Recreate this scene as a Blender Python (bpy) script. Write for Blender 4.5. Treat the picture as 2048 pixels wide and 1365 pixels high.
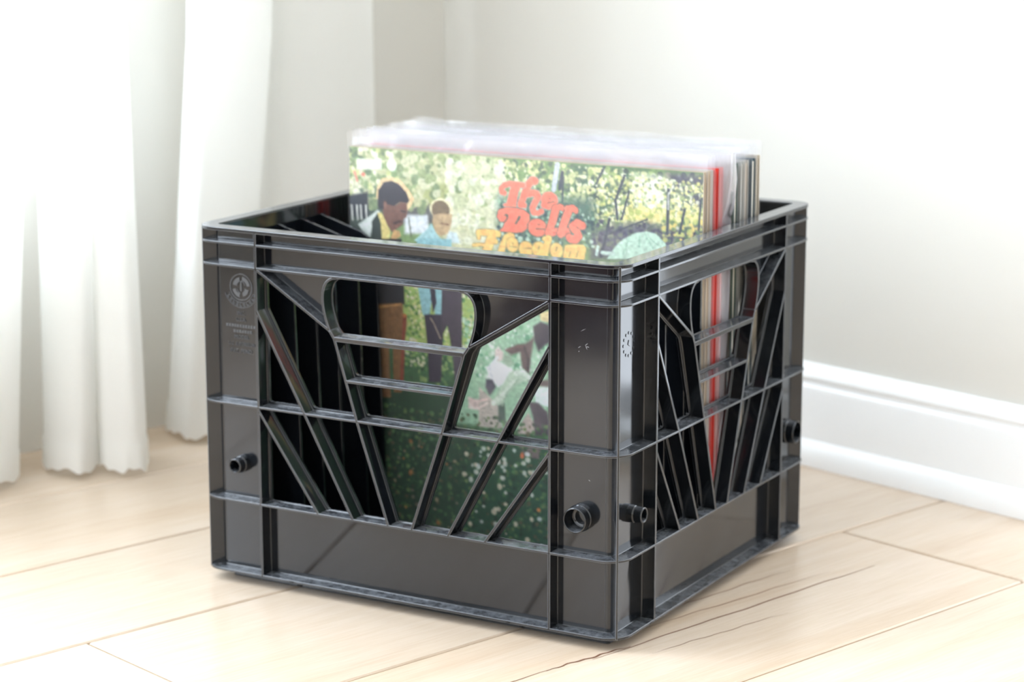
import bpy, bmesh, math, random
import numpy as np
from mathutils import Vector, Matrix

for o in list(bpy.data.objects):
    bpy.data.objects.remove(o, do_unlink=True)
SC = bpy.context.scene
COL = SC.collection
rnd = random.Random(7)

# ------------------------------------------------------------------ camera
cam_data = bpy.data.cameras.new('camera')
cam_data.sensor_width = 36.0
cam_data.lens = 82.18
cam_data.clip_start = 0.05
cam = bpy.data.objects.new('camera', cam_data)
COL.objects.link(cam)
RIGHT = Vector((0.6761882, 0.7367289, 0.0)).normalized()
FWD = Vector((-0.7205373, 0.6613175, -0.2085309)).normalized()
UP = RIGHT.cross(FWD)
cam.matrix_world = Matrix(((RIGHT.x, UP.x, -FWD.x, 1.1062905),
                           (RIGHT.y, UP.y, -FWD.y, -1.1185875),
                           (RIGHT.z, UP.z, -FWD.z, 0.5630004),
                           (0, 0, 0, 1)))
cam_data.dof.use_dof = True
cam_data.dof.focus_distance = 1.56
cam_data.dof.aperture_fstop = 8.0
SC.camera = cam

# ------------------------------------------------------------------ world, lights, exposure
world = bpy.data.worlds.new('sky')
SC.world = world
world.use_nodes = True
bg = world.node_tree.nodes['Background']
bg.inputs['Color'].default_value = (0.86, 0.93, 1.0, 1)
bg.inputs['Strength'].default_value = 1.2

def daylight(name, loc, aim, sx, sy, watts, col):
    l = bpy.data.lights.new(name, 'AREA')
    l.shape = 'RECTANGLE'; l.size = sx; l.size_y = sy
    l.energy = watts; l.color = col
    o = bpy.data.objects.new(name, l); COL.objects.link(o)
    o.location = loc
    o.rotation_euler = (Vector(aim) - Vector(loc)).to_track_quat('-Z', 'Y').to_euler()
    return o
# daylight through the window behind the curtain (west); unseen south lamp added for crate reflections
daylight('daylight_west', (-1.06, -1.10, 1.18), (0.5, -1.10, 1.18), 2.44, 1.9, 142, (0.86, 0.97, 1.10))
daylight('added_daylight_south', (0.115, -3.08, 1.08), (0.115, 0.0, 1.08), 1.67, 2.08, 18, (0.92, 0.98, 1.05))
daylight('added_daylight_north', (0.185, 0.72, 1.05), (0.185, 0.0, 1.05), 0.35, 2.05, 7.0, (0.88, 0.96, 1.06))  # unseen lamp added for bright reflections on the crate's right face

SC.view_settings.view_transform = 'Standard'
SC.view_settings.look = 'None'
SC.view_settings.gamma = 1.0
SC.view_settings.use_curve_mapping = False
SC.view_settings.exposure = 0.22
SC.cycles.use_denoising = True
SC.cycles.max_bounces = 16
SC.cycles.diffuse_bounces = 6
SC.cycles.glossy_bounces = 6
SC.cycles.transmission_bounces = 8
SC.cycles.transparent_max_bounces = 48
SC.cycles.caustics_reflective = False
SC.cycles.caustics_refractive = False

# ------------------------------------------------------------------ helpers
def mat(name, col=(0.8, 0.8, 0.8), rough=0.5, ior=1.5, coat=0.0):
    m = bpy.data.materials.new(name); m.use_nodes = True
    b = m.node_tree.nodes['Principled BSDF']
    b.inputs['Base Color'].default_value = (*col, 1)
    b.inputs['Roughness'].default_value = rough
    b.inputs['IOR'].default_value = ior
    b.inputs['Coat Weight'].default_value = coat
    return m
def nd(m, typ, **kw):
    n = m.node_tree.nodes.new(typ)
    for k, v in kw.items(): setattr(n, k, v)
    return n
def ln(m, a, b): m.node_tree.links.new(a, b)
def bsdf(m): return m.node_tree.nodes['Principled BSDF']
def ramp(m, stops):
    r = nd(m, 'ShaderNodeValToRGB'); e = r.color_ramp.elements
    while len(e) < len(stops): e.new(0.5)
    for i, (p, c) in enumerate(stops):
        e[i].position = p; e[i].color = (*c, 1)
    return r

def obj(name, verts, faces, m, parent=None, bevel=0.0, smooth=False, seg=2):
    me = bpy.data.meshes.new(name)
    me.from_pydata([tuple(v) for v in verts], [], faces)
    me.update()
    return obj_me(name, me, m, parent, bevel, smooth, seg)
def obj_me(name, me, m, parent=None, bevel=0.0, smooth=False, seg=2):
    bm = bmesh.new(); bm.from_mesh(me)
    bmesh.ops.recalc_face_normals(bm, faces=bm.faces)
    bm.to_mesh(me); bm.free()
    if isinstance(m, (list, tuple)):
        for x in m: me.materials.append(x)
    else: me.materials.append(m)
    o = bpy.data.objects.new(name, me); COL.objects.link(o)
    if parent: o.parent = parent
    if smooth or bevel:
        me.polygons.foreach_set('use_smooth', [True] * len(me.polygons))
    if bevel:
        b = o.modifiers.new('bevel', 'BEVEL')
        b.width = bevel; b.segments = seg; b.limit_method = 'ANGLE'; b.angle_limit = math.radians(35)
        b.harden_normals = True
        if m is globals().get('m_black') and name != 'guide_fin':          # moulding lips scuffed pale, and lightened to paint in their highlights
            me.materials.append(m_edge); b.material = 1
    return o
def empty(name, loc=(0, 0, 0), rz=0.0, parent=None):
    o = bpy.data.objects.new(name, None); COL.objects.link(o)
    o.location = loc; o.rotation_euler = (0, 0, rz); o.empty_display_size = 0.05
    if parent: o.parent = parent
    return o
def tag(o, label, cat, group=None):
    o['label'] = label; o['category'] = cat
    if group: o['group'] = group
    return o
def structure(o): o['kind'] = 'structure'; return o
class Geo:
    def __init__(s): s.v = []; s.f = []
    def add(s, v, f):
        n = len(s.v); s.v += [tuple(x) for x in v]; s.f += [tuple(i + n for i in q) for q in f]
    def box(s, x0, x1, y0, y1, z0, z1):
        s.add([(x0, y0, z0), (x1, y0, z0), (x1, y1, z0), (x0, y1, z0), (x0, y0, z1), (x1, y0, z1), (x1, y1, z1), (x0, y1, z1)],
              [(0, 3, 2, 1), (4, 5, 6, 7), (0, 1, 5, 4), (1, 2, 6, 5), (2, 3, 7, 6), (3, 0, 4, 7)])
    def build(s, name, m, parent=None, bevel=0.0, smooth=False, seg=2): return obj(name, s.v, s.f, m, parent, bevel, smooth, seg)
def loft(loops, closed=True, caps=True):
    n = len(loops[0]); v = [p for l in loops for p in l]; f = []
    for a in range(len(loops) - 1):
        for i in range(n if closed else n - 1):
            j = (i + 1) % n
            f.append((a * n + i, a * n + j, (a + 1) * n + j, (a + 1) * n + i))
    if caps and closed:
        f.append(tuple(reversed(range(n)))); f.append(tuple((len(loops) - 1) * n + i for i in range(n)))
    return v, f

# ------------------------------------------------------------------ materials
m_wall = mat('painted_wall', (0.70, 0.685, 0.64), 0.75)
nz = nd(m_wall, 'ShaderNodeTexNoise'); nz.inputs['Scale'].default_value = 180
bp = nd(m_wall, 'ShaderNodeBump'); bp.inputs['Strength'].default_value = 0.03
ln(m_wall, nz.outputs['Fac'], bp.inputs['Height']); ln(m_wall, bp.outputs['Normal'], bsdf(m_wall).inputs['Normal'])
m_trim = mat('trim_gloss_paint', (0.94, 0.955, 0.97), 0.28)
m_ceil = mat('ceiling_paint', (0.9, 0.9, 0.9), 0.9)
m_sub = mat('joint_subfloor', (0.30, 0.24, 0.13), 0.8)  # brown subfloor, visible in the gaps between planks

m_wood = mat('light_oak_plank', (0.6, 0.5, 0.37), 0.26, ior=1.55)
tc = nd(m_wood, 'ShaderNodeTexCoord'); oi = nd(m_wood, 'ShaderNodeObjectInfo')
va = nd(m_wood, 'ShaderNodeVectorMath', operation='MULTIPLY_ADD')
va.inputs[1].default_value = (1, 1, 1)
cx = nd(m_wood, 'ShaderNodeCombineXYZ'); mu = nd(m_wood, 'ShaderNodeMath', operation='MULTIPLY'); mu.inputs[1].default_value = 37.0
ln(m_wood, oi.outputs['Random'], mu.inputs[0]); ln(m_wood, mu.outputs[0], cx.inputs[0]); ln(m_wood, mu.outputs[0], cx.inputs[1])
ln(m_wood, tc.outputs['Object'], va.inputs[0]); ln(m_wood, cx.outputs[0], va.inputs[2])
mp = nd(m_wood, 'ShaderNodeMapping'); mp.inputs['Scale'].default_value = (1, 0.055, 1)
ln(m_wood, va.outputs[0], mp.inputs['Vector'])
n1 = nd(m_wood, 'ShaderNodeTexNoise'); n1.inputs['Scale'].default_value = 55; n1.inputs['Detail'].default_value = 7; n1.inputs['Roughness'].default_value = 0.62; n1.inputs['Distortion'].default_value = 0.6
n2 = nd(m_wood, 'ShaderNodeTexNoise'); n2.inputs['Scale'].default_value = 9; n2.inputs['Detail'].default_value = 3; n2.inputs['Distortion'].default_value = 1.2
n3 = nd(m_wood, 'ShaderNodeTexNoise'); n3.inputs['Scale'].default_value = 420; n3.inputs['Detail'].default_value = 2
for n in (n1, n2, n3): ln(m_wood, mp.outputs[0], n.inputs['Vector'])
r1 = ramp(m_wood, [(0.25, (0.62, 0.485, 0.365)), (0.47, (0.665, 0.54, 0.42)), (0.78, (0.70, 0.58, 0.47))])
ln(m_wood, n1.outputs['Fac'], r1.inputs['Fac'])
r2 = ramp(m_wood, [(0.36, (0.93, 0.87, 0.80)), (0.56, (1, 1, 1))])
ln(m_wood, n2.outputs['Fac'], r2.inputs['Fac'])
x1 = nd(m_wood, 'ShaderNodeMixRGB', blend_type='MULTIPLY'); x1.inputs['Fac'].default_value = 0.75
ln(m_wood, r1.outputs['Color'], x1.inputs[1]); ln(m_wood, r2.outputs['Color'], x1.inputs[2])
r3 = ramp(m_wood, [(0.40, (0.93, 0.91, 0.88)), (0.6, (1, 1, 1))])
ln(m_wood, n3.outputs['Fac'], r3.inputs['Fac'])
x2 = nd(m_wood, 'ShaderNodeMixRGB', blend_type='MULTIPLY'); x2.inputs['Fac'].default_value = 0.6
ln(m_wood, x1.outputs[0], x2.inputs[1]); ln(m_wood, r3.outputs['Color'], x2.inputs[2])
hs = nd(m_wood, 'ShaderNodeHueSaturation'); mr = nd(m_wood, 'ShaderNodeMapRange'); mr.inputs[3].default_value = 0.95; mr.inputs[4].default_value = 1.05
ln(m_wood, oi.outputs['Random'], mr.inputs[0]); ln(m_wood, mr.outputs[0], hs.inputs['Value']); ln(m_wood, x2.outputs[0], hs.inputs['Color'])
ln(m_wood, hs.outputs['Color'], bsdf(m_wood).inputs['Base Color'])
bw = nd(m_wood, 'ShaderNodeBump'); bw.inputs['Strength'].default_value = 0.06; bw.inputs['Distance'].default_value = 0.001
ln(m_wood, n1.outputs['Fac'], bw.inputs['Height']); ln(m_wood, bw.outputs['Normal'], bsdf(m_wood).inputs['Normal'])
m_streak = mat('dark_wood_check', (0.17, 0.07, 0.035), 0.6)

# glossy black moulded plastic with dust and fine scuffs
m_black = mat('black_moulded_plastic', (0.006, 0.0075, 0.010), 0.09, ior=1.60)
tc = nd(m_black, 'ShaderNodeTexCoord')
d1 = nd(m_black, 'ShaderNodeTexNoise'); d1.inputs['Scale'].default_value = 130; d1.inputs['Detail'].default_value = 7; d1.inputs['Roughness'].default_value = 0.7
d2 = nd(m_black, 'ShaderNodeTexNoise'); d2.inputs['Scale'].default_value = 22; d2.inputs['Detail'].default_value = 3
ge = nd(m_black, 'ShaderNodeNewGeometry'); sp = nd(m_black, 'ShaderNodeSeparateXYZ')
ln(m_black, tc.outputs['Object'], d1.inputs['Vector']); ln(m_black, tc.outputs['Object'], d2.inputs['Vector'])
ln(m_black, ge.outputs['Normal'], sp.inputs[0])
up = nd(m_black, 'ShaderNodeMapRange'); up.inputs[1].default_value = 0.6; up.inputs[2].default_value = 1.0
ln(m_black, sp.outputs['Z'], up.inputs[0])
dr = ramp(m_black, [(0.36, (0.1, 0.1, 0.1)), (0.66, (1, 1, 1))]); ln(m_black, d1.outputs['Fac'], dr.inputs['Fac'])
dm = nd(m_black, 'ShaderNodeMath', operation='MULTIPLY'); ln(m_black, dr.outputs['Color'], dm.inputs[0]); ln(m_black, up.outputs[0], dm.inputs[1])
dm2 = nd(m_black, 'ShaderNodeMath', operation='MULTIPLY'); dm2.inputs[1].default_value = 0.26; ln(m_black, dm.outputs[0], dm2.inputs[0])
mxc = nd(m_black, 'ShaderNodeMixRGB'); mxc.inputs[1].default_value = (0.006, 0.0075, 0.010, 1); mxc.inputs[2].default_value = (0.52, 0.55, 0.60, 1)
ln(m_black, dm2.outputs[0], mxc.inputs['Fac']); ln(m_black, mxc.outputs[0], bsdf(m_black).inputs['Base Color'])
rr = nd(m_black, 'ShaderNodeMapRange'); rr.inputs[1].default_value = 0.35; rr.inputs[2].default_value = 0.7; rr.inputs[3].default_value = 0.06; rr.inputs[4].default_value = 0.14
ln(m_black, d2.outputs['Fac'], rr.inputs[0]); ln(m_black, rr.outputs[0], bsdf(m_black).inputs['Roughness'])
bb = nd(m_black, 'ShaderNodeBump'); bb.inputs['Strength'].default_value = 0.015; bb.inputs['Distance'].default_value = 0.0004
ln(m_black, d1.outputs['Fac'], bb.inputs['Height']); ln(m_black, bb.outputs['Normal'], bsdf(m_black).inputs['Normal'])
m_inner = m_black
m_emb = mat('scuffed_raised_moulding', (0.055, 0.058, 0.063), 0.35, ior=1.56)
m_edge = mat('worn_glint_edge', (0.075, 0.08, 0.09), 0.22, ior=1.74)
m_scuff = mat('pale_scuff', (0.33, 0.33, 0.34), 0.5)

m_curtain = bpy.data.materials.new('white_curtain_cloth'); m_curtain.use_nodes = True
nt = m_curtain.node_tree; nt.nodes.clear()
out = nd(m_curtain, 'ShaderNodeOutputMaterial'); df = nd(m_curtain, 'ShaderNodeBsdfDiffuse'); tl = nd(m_curtain, 'ShaderNodeBsdfTranslucent'); mx = nd(m_curtain, 'ShaderNodeMixShader')
df.inputs['Color'].default_value = (0.95, 0.95, 0.935, 1); tl.inputs['Color'].default_value = (0.93, 0.93, 0.905, 1); mx.inputs[0].default_value = 0.46
tcc = nd(m_curtain, 'ShaderNodeTexCoord'); wv = nd(m_curtain, 'ShaderNodeTexNoise'); wv.inputs['Scale'].default_value = 900
bpc = nd(m_curtain, 'ShaderNodeBump'); bpc.inputs['Strength'].default_value = 0.05; bpc.inputs['Distance'].default_value = 0.0005
ln(m_curtain, tcc.outputs['Object'], wv.inputs['Vector']); ln(m_curtain, wv.outputs['Fac'], bpc.inputs['Height']); ln(m_curtain, bpc.outputs['Normal'], df.inputs['Normal'])
ln(m_curtain, df.outputs[0], mx.inputs[1]); ln(m_curtain, tl.outputs[0], mx.inputs[2]); ln(m_curtain, mx.outputs[0], out.inputs[0])

def film(name, haze, rough):
    m = bpy.data.materials.new(name); m.use_nodes = True
    m.node_tree.nodes.clear()
    out = nd(m, 'ShaderNodeOutputMaterial'); tr = nd(m, 'ShaderNodeBsdfTransparent'); gl = nd(m, 'ShaderNodeBsdfGlossy')
    df = nd(m, 'ShaderNodeBsdfDiffuse'); t2 = nd(m, 'ShaderNodeBsdfTranslucent'); a = nd(m, 'ShaderNodeMixShader'); b = nd(m, 'ShaderNodeMixShader'); c = nd(m, 'ShaderNodeMixShader')
    fr = nd(m, 'ShaderNodeFresnel'); g_ = nd(m, 'ShaderNodeNewGeometry'); io = nd(m, 'ShaderNodeMapRange'); io.inputs[3].default_value = 1.48; io.inputs[4].default_value = 1 / 1.48   # a thin film looks the same from both faces
    ln(m, g_.outputs['Backfacing'], io.inputs[0]); ln(m, io.outputs[0], fr.inputs['IOR'])
    gl.inputs['Roughness'].default_value = rough; gl.inputs['Color'].default_value = (1, 1, 1, 1)
    tr.inputs['Color'].default_value = (0.985, 0.987, 0.99, 1)
    df.inputs['Color'].default_value = (0.9, 0.9, 0.95, 1); t2.inputs['Color'].default_value = (0.9, 0.9, 0.95, 1)
    c.inputs[0].default_value = 0.5; ln(m, df.outputs[0], c.inputs[1]); ln(m, t2.outputs[0], c.inputs[2])
    a.inputs[0].default_value = haze; ln(m, tr.outputs[0], a.inputs[1]); ln(m, c.outputs[0], a.inputs[2])
    tcf = nd(m, 'ShaderNodeTexCoord'); nf = nd(m, 'ShaderNodeTexNoise'); nf.inputs['Scale'].default_value = 26; nf.inputs['Detail'].default_value = 2
    bf = nd(m, 'ShaderNodeBump'); bf.inputs['Strength'].default_value = 0.35; bf.inputs['Distance'].default_value = 0.004
    ln(m, tcf.outputs['Object'], nf.inputs['Vector']); ln(m, nf.outputs['Fac'], bf.inputs['Height']); ln(m, bf.outputs['Normal'], gl.inputs['Normal'])
    ln(m, fr.outputs[0], b.inputs[0]); ln(m, a.outputs[0], b.inputs[1]); ln(m, gl.outputs[0], b.inputs[2]); ln(m, b.outputs[0], out.inputs[0])
    return m
m_film = film('clear_poly_sleeve', 0.10, 0.12)
m_film_loose = film('crumpled_poly_sleeve', 0.30, 0.16)

# ------------------------------------------------------------------ the room
XW, YN = -0.777, 0.513          # inner faces of the west and north walls
XE, YS, ZC = 2.7, -2.9, 2.5
g = Geo(); g.box(XW - 0.3, XE + 0.2, YS - 0.2, YN + 0.2, -0.06, -0.0035)
floor = structure(g.build('floor', m_sub))
cols = [-0.99, -0.81, -0.633, -0.457, -0.279, -0.0905, 0.0925, 0.272]
while cols[-1] < XE: cols.append(cols[-1] + 0.18)
joints = {0: -0.7, 1: -0.62, 2: -0.9, 3: -0.75, 4: -0.262, 5: 0.353, 6: -0.47}
def plank(x0, x1, y0, y1):
    x0 = max(x0, XW - 0.02); x1 = min(x1, XE + 0.02); y0 = max(y0, YS - 0.02); y1 = min(y1, YN + 0.02)
    if x1 - x0 < 0.01 or y1 - y0 < 0.02: return
    h = 0.0012; cx, cy = (x0 + x1) / 2, (y0 + y1) / 2
    a, b = (x1 - x0) / 2 - h, (y1 - y0) / 2 - h; e = 0.0012
    L = [[(sx * (a - k), sy * (b - k), z) for sx, sy in ((-1, -1), (1, -1), (1, 1), (-1, 1))] for k, z in ((0, -0.006), (0, -e), (e, 0.0))]
    v, f = loft(L)
    o = obj('plank', v, f, m_wood, floor); o.location = (cx, cy, 0)
    return o
for i in range(len(cols) - 1):
    off = joints.get(i, rnd.uniform(-1.2, 0.4))
    ys = sorted([off + k * 1.22 for k in range(-4, 3)] + [])
    for a, b in zip(ys[:-1], ys[1:]): plank(cols[i], cols[i + 1], a, b)
    plank(cols[i], cols[i + 1], YS - 0.02, ys[0]); plank(cols[i], cols[i + 1], ys[-1], YN + 0.02)

# unseen dark sheet on the floor, added to darken reflections in the crate's upper bands
m_added_rug = mat('added_dark_rug', (0.075, 0.035, 0.028), 0.95)
g = Geo(); g.box(-0.36, 1.5, -2.3, -0.94, -0.001, 0.009); g.build('added_rug', m_added_rug, floor, 0.003)

def streak(pts, w):       # thin dark checks in the board beside the crate
    v, f = [], []
    for i, (x, y) in enumerate(pts):
        t = i / (len(pts) - 1); ww = w * math.sin(math.pi * min(max(t, 0.04), 0.96)) ** 0.6
        v += [(x - ww, y, 0.0002), (x + ww, y, 0.0002)]
        if i: f.append((2 * i - 2, 2 * i - 1, 2 * i + 1, 2 * i))
    return v, f
gs = Geo()
def wob(x0, y0, x1, y1, w, amp, n=26, ph=0.0):
    gs.add(*streak([(x0 + (x1 - x0) * i / n + amp * math.sin(i * 0.9 + ph) * math.sin(i * 0.37 + 1 + ph), y0 + (y1 - y0) * i / n) for i in range(n + 1)], w))
wob(-0.011, -0.30, -0.013, -0.045, 0.00055, 0.0012)
wob(-0.013, -0.06, -0.009, 0.02, 0.0009, 0.0014, ph=1.3)
wob(-0.007, -0.02, -0.012, 0.30, 0.0007, 0.001, ph=2.1)
wob(-0.047, 0.06, -0.050, 0.24, 0.0004, 0.0012, ph=0.4)
wob(-0.030, 0.04, -0.026, 0.26, 0.00035, 0.001, ph=3.4)
wob(0.012, 0.02, 0.018, 0.16, 0.0003, 0.0012, ph=0.9)
st = gs.build('grain_check', m_streak, floor)

NX0, NX1, NZ0, NZ1 = 0.014, 0.36, 0.005, 2.1  # out-of-view opening added so the crate's right side mirrors something bright
g = Geo()
g.box(XW - 0.12, NX0, YN, YN + 0.12, 0, ZC); g.box(NX1, XE + 0.12, YN, YN + 0.12, 0, ZC); g.box(NX0, NX1, YN, YN + 0.12, NZ1, ZC); g.box(NX0, NX1, YN, YN + 0.12, 0, NZ0)
structure(g.build('wall_north', m_wall))
WY0, WY1, WZ0, WZ1 = -2.35, 0.085, 0.25, 2.15
g = Geo()
g.box(XW - 0.14, XW, WY1, YN, 0, ZC); g.box(XW - 0.14, XW, YS, WY0, 0, ZC)
g.box(XW - 0.14, XW, WY0, WY1, 0, WZ0); g.box(XW - 0.14, XW, WY0, WY1, WZ1, ZC)
structure(g.build('wall_west', m_wall))
g = Geo()
SX0, SX1, SZ0, SZ1 = -0.72, 0.95, 0.04, 2.12  # opening behind the camera, added for reflections on the black plastic
g.box(XW - 0.12, SX0, YS - 0.12, YS, 0, ZC); g.box(SX1, XE + 0.12, YS - 0.12, YS, 0, ZC)
g.box(SX0, SX1, YS - 0.12, YS, 0, SZ0); g.box(SX0, SX1, YS - 0.12, YS, SZ1, ZC)
structure(g.build('wall_south', m_wall))
g = Geo(); g.box(XE, XE + 0.12, YS, YN, 0, ZC); structure(g.build('wall_east', m_wall))
g = Geo(); g.box(XW - 0.14, XE + 0.12, YS - 0.12, YN + 0.12, ZC, ZC + 0.1); structure(g.build('ceiling', m_ceil))
def window_frame(name, axis, c, a0, a1, z0, z1):
    root = structure(empty(name))
    def bar(n, u0, u1, w0, w1):
        g = Geo()
        if axis == 'x': g.box(c - 0.03, c + 0.03, u0, u1, w0, w1)
        else: g.box(u0, u1, c - 0.03, c + 0.03, w0, w1)
        g.build(n, m_trim, root, 0.003)
    t = 0.02 if axis == 'y' else 0.045
    bar('frame', a0, a1, z0, z0 + t); bar('frame', a0, a1, z1 - t, z1); bar('frame', a0, a0 + t, z0 + t, z1 - t); bar('frame', a1 - t, a1, z0 + t, z1 - t)
    m = (a0 + a1) / 2
    if a1 - a0 > 0.6: bar('mullion', m - 0.02, m + 0.02, z0 + t, z1 - t)
window_frame('window_1', 'x', XW - 0.09, WY0, WY1, WZ0, WZ1)
window_frame('added_window_2', 'y', YS - 0.08, SX0, SX1, SZ0, SZ1)
window_frame('added_window_3', 'y', YN + 0.05, NX0, NX1, NZ0, NZ1)

# baseboards: moulded board plus quarter-round shoe
prof = [(0, 0), (0.0125, 0), (0.0125, 0.069), (0.0115, 0.0725), (0.0085, 0.0745), (0.0085, 0.078), (0.0105, 0.0805), (0.0098, 0.085), (0.006, 0.089), (0.004, 0.0925), (0, 0.0935)]
shoe = [(0.0125, 0), (0.0215, 0), (0.0213, 0.006), (0.020, 0.012), (0.0175, 0.018), (0.0145, 0.0225), (0.0125, 0.024)]
def run(name, pr, parent, p0, p1, n):
    L = [[(p.x + n.x * d, p.y + n.y * d, z) for d, z in pr] for p in (Vector(p0), Vector(p1))]
    v, f = loft(L); return obj(name, v, f, m_trim, parent, 0.0006)
bn = structure(run('baseboard_north', prof, None, (XW, YN, 0), (NX0 - 0.004, YN, 0), Vector((0, -1, 0))))
run('shoe_molding', shoe, bn, (XW + 0.02, YN, 0), (NX0 - 0.004, YN, 0), Vector((0, -1, 0)))

# ------------------------------------------------------------------ curtain
CB = [(-.70,-.44),(-.66,-.41),(-.65,-.37),(-.69,-.345),(-.735,-.335),(-.735,-.30),(-.68,-.29),(-.655,-.26),(-.675,-.225),(-.735,-.215),(-.735,-.185),(-.675,-.178),(-.655,-.15),(-.672,-.128),(-.765,-.135),(-.765,-.118),(-.695,-.122),(-.676,-.10),(-.689,-.074),(-.752,-.062),(-.756,-.042),(-.703,-.037),(-.670,-.036),(-.657,-.020),(-.684,.0075),(-.722,.010),(-.690,.006),(-.656,-.003),(-.637,.0045),(-.6285,.017),(-.645,.0365),(-.70,.056),(-.750,.080),(-.756,.108),(-.746,.1255),(-.711,.1155),(-.691,.119),(-.690,.145),(-.703,.185),(-.738,.208),(-.742,.232),(-.722,.25),(-.714,.30),(-.717,.35),(-.722,.374),(-.738,.383)]
CT = [(-.70,-.44),(-.66,-.41),(-.65,-.37),(-.69,-.345),(-.735,-.335),(-.735,-.30),(-.68,-.29),(-.655,-.26),(-.675,-.225),(-.735,-.215),(-.735,-.185),(-.675,-.170),(-.655,-.14),(-.672,-.115),(-.762,-.115),(-.762,-.10),(-.695,-.098),(-.674,-.075),(-.685,-.047),(-.750,-.045),(-.754,-.030),(-.707,-.026),(-.674,-.020),(-.661,-.006),(-.685,.015),(-.722,.018),(-.695,.010),(-.668,.002),(-.652,.006),(-.643,.016),(-.660,.038),(-.70,.052),(-.746,.08),(-.754,.13),(-.742,.163),(-.702,.143),(-.686,.148),(-.680,.19),(-.692,.226),(-.728,.240),(-.736,.256),(-.722,.27),(-.715,.31),(-.717,.35),(-.722,.370),(-.740,.377)]
def catmull(P, n):
    out = []
    for i in range(len(P) - 1):
        p0, p1, p2, p3 = P[max(i - 1, 0)], P[i], P[i + 1], P[min(i + 2, len(P) - 1)]
        for k in range(n):
            t = k / n
            out.append(tuple(0.5 * (2 * p1[j] + (p2[j] - p0[j]) * t + (2 * p0[j] - 5 * p1[j] + 4 * p2[j] - p3[j]) * t * t + (3 * p1[j] - p0[j] - 3 * p2[j] + p3[j]) * t ** 3) for j in (0, 1)))
    out.append(P[-1]); return out
# three gathered widths of cloth; the wall shows in the gaps between them
WIDTHS = []
for lo, hi, b0, b1 in ((0, 18, None, ((-.738, -.084), (-.738, -.060))), (21, 31, ((-.736, -.012), (-.736, .002)), None), (34, 45, ((-.752, .140), (-.748, .178)), None)):
    pb, pt = CB[lo:hi + 1], CT[lo:hi + 1]
    if lo: pb, pt = [b0[0]] + pb, [b0[1]] + pt
    if b1: pb, pt = pb + [b1[0]], pt + [b1[1]]
    WIDTHS.append((catmull(pb, 7), catmull(pt, 7)))
curtain = empty('curtain', (-0.69, -0.03, 0.0))
tag(curtain, 'long white cloth curtain hanging in soft folds before the left wall', 'curtain')
def cloth(name, zs, bulge, cb, ct):
    v, f = [], []; n = len(cb)
    for r, z in enumerate(zs):
        t = min(z / 0.42, 1.0) if z < 0.42 else 1.0 + 0.25 * (1 - math.exp(-(z - 0.42)))
        for i in range(n):
            x = cb[i][0] + (ct[i][0] - cb[i][0]) * t; y = cb[i][1] + (ct[i][1] - cb[i][1]) * t
            # outward normal in plan
            a, b = max(i - 1, 0), min(i + 1, n - 1)
            tx, ty = cb[b][0] - cb[a][0], cb[b][1] - cb[a][1]; l = math.hypot(tx, ty) or 1
            x += ty / l * bulge; y -= tx / l * bulge
            k = max(0.0, 1 - z / 0.05)
            zz = z + k * (0.0022 * math.sin(i * 0.55) + 0.0016 * math.sin(i * 1.31 + 1))
            x += k * 0.0022 * math.sin(i * 0.8 + 0.5)
            v.append((x + 0.69, y + 0.03, zz))
        if r:
            for i in range(n - 1):
                f.append(((r - 1) * n + i, (r - 1) * n + i + 1, r * n + i + 1, r * n + i))
    o = obj(name, v, f, m_curtain, curtain, smooth=True)
    return o
for wb, wt in WIDTHS:
    cloth('drape', [0.008, 0.012, 0.02, 0.03, 0.05, 0.08, 0.12, 0.17, 0.23, 0.3, 0.38, 0.48, 0.6, 0.75, 0.95, 1.2, 1.5, 1.8, 2.1, 2.250], 0.0, wb, wt)
    cloth('hem', [0.0075, 0.012, 0.018, 0.026, 0.0315], 0.0010, wb, wt)
rod = empty('curtain_rod', (-0.70, -0.9, 2.275)); tag(rod, 'slim white rod that carries the long curtain above the window', 'curtain rod')
def tube(p0, p1, r, n=20):
    p0, p1 = Vector(p0), Vector(p1); d = (p1 - p0).normalized(); a = d.orthogonal().normalized(); b = d.cross(a)
    L = [[p + (a * math.cos(2 * math.pi * i / n) + b * math.sin(2 * math.pi * i / n)) * r for i in range(n)] for p in (p0, p1)]
    return loft(L)
obj('pole', *tube((0, -1.6, 0), (0, 1.32, 0), 0.012), m_trim, rod, smooth=False)
for y in (-1.5, 0.2, 1.28):
    g = Geo(); g.box(-0.077, 0.006, y - 0.012, y + 0.012, 0.0115, 0.019); g.box(-0.077, -0.069, y - 0.012, y + 0.012, -0.005, 0.045); g.build('bracket', m_trim, rod, 0.0015)

# ------------------------------------------------------------------ crate
K = 1.05; TH = math.radians(17.8)
S, D, H = 0.349, 0.32415, 0.2583
Zm, Zl, Z3, Z2 = 0.1286, 0.0556, 0.2307, 0.2472
DEP, WT, RC = 0.0099, 0.0024, 0.0165       # flange depth, wall thickness, corner radius
FOOT = 0.008
OX, OY = -S / 2, D / 2
cs, sn = math.cos(TH), math.sin(TH)
crate = empty('record_crate', (K * (OX * cs - OY * sn), K * (OX * sn + OY * cs), 0), TH)
tag(crate, 'glossy black moulded plastic crate of records standing on the light wood floor', 'crate')
def L(x, y, z): return (K * (x - OX), K * (y - OY), K * (z + FOOT))
SIDES = {'front': (S, lambda u, d, z: L(-S / 2 + u, d, z)), 'right': (D, lambda u, d, z: L(-d, D / 2 + u, z)),
         'back': (S, lambda u, d, z: L(-S / 2 - u, D - d, z)), 'left': (D, lambda u, d, z: L(-S + d, D / 2 - u, z))}
BV = 0.00045

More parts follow.
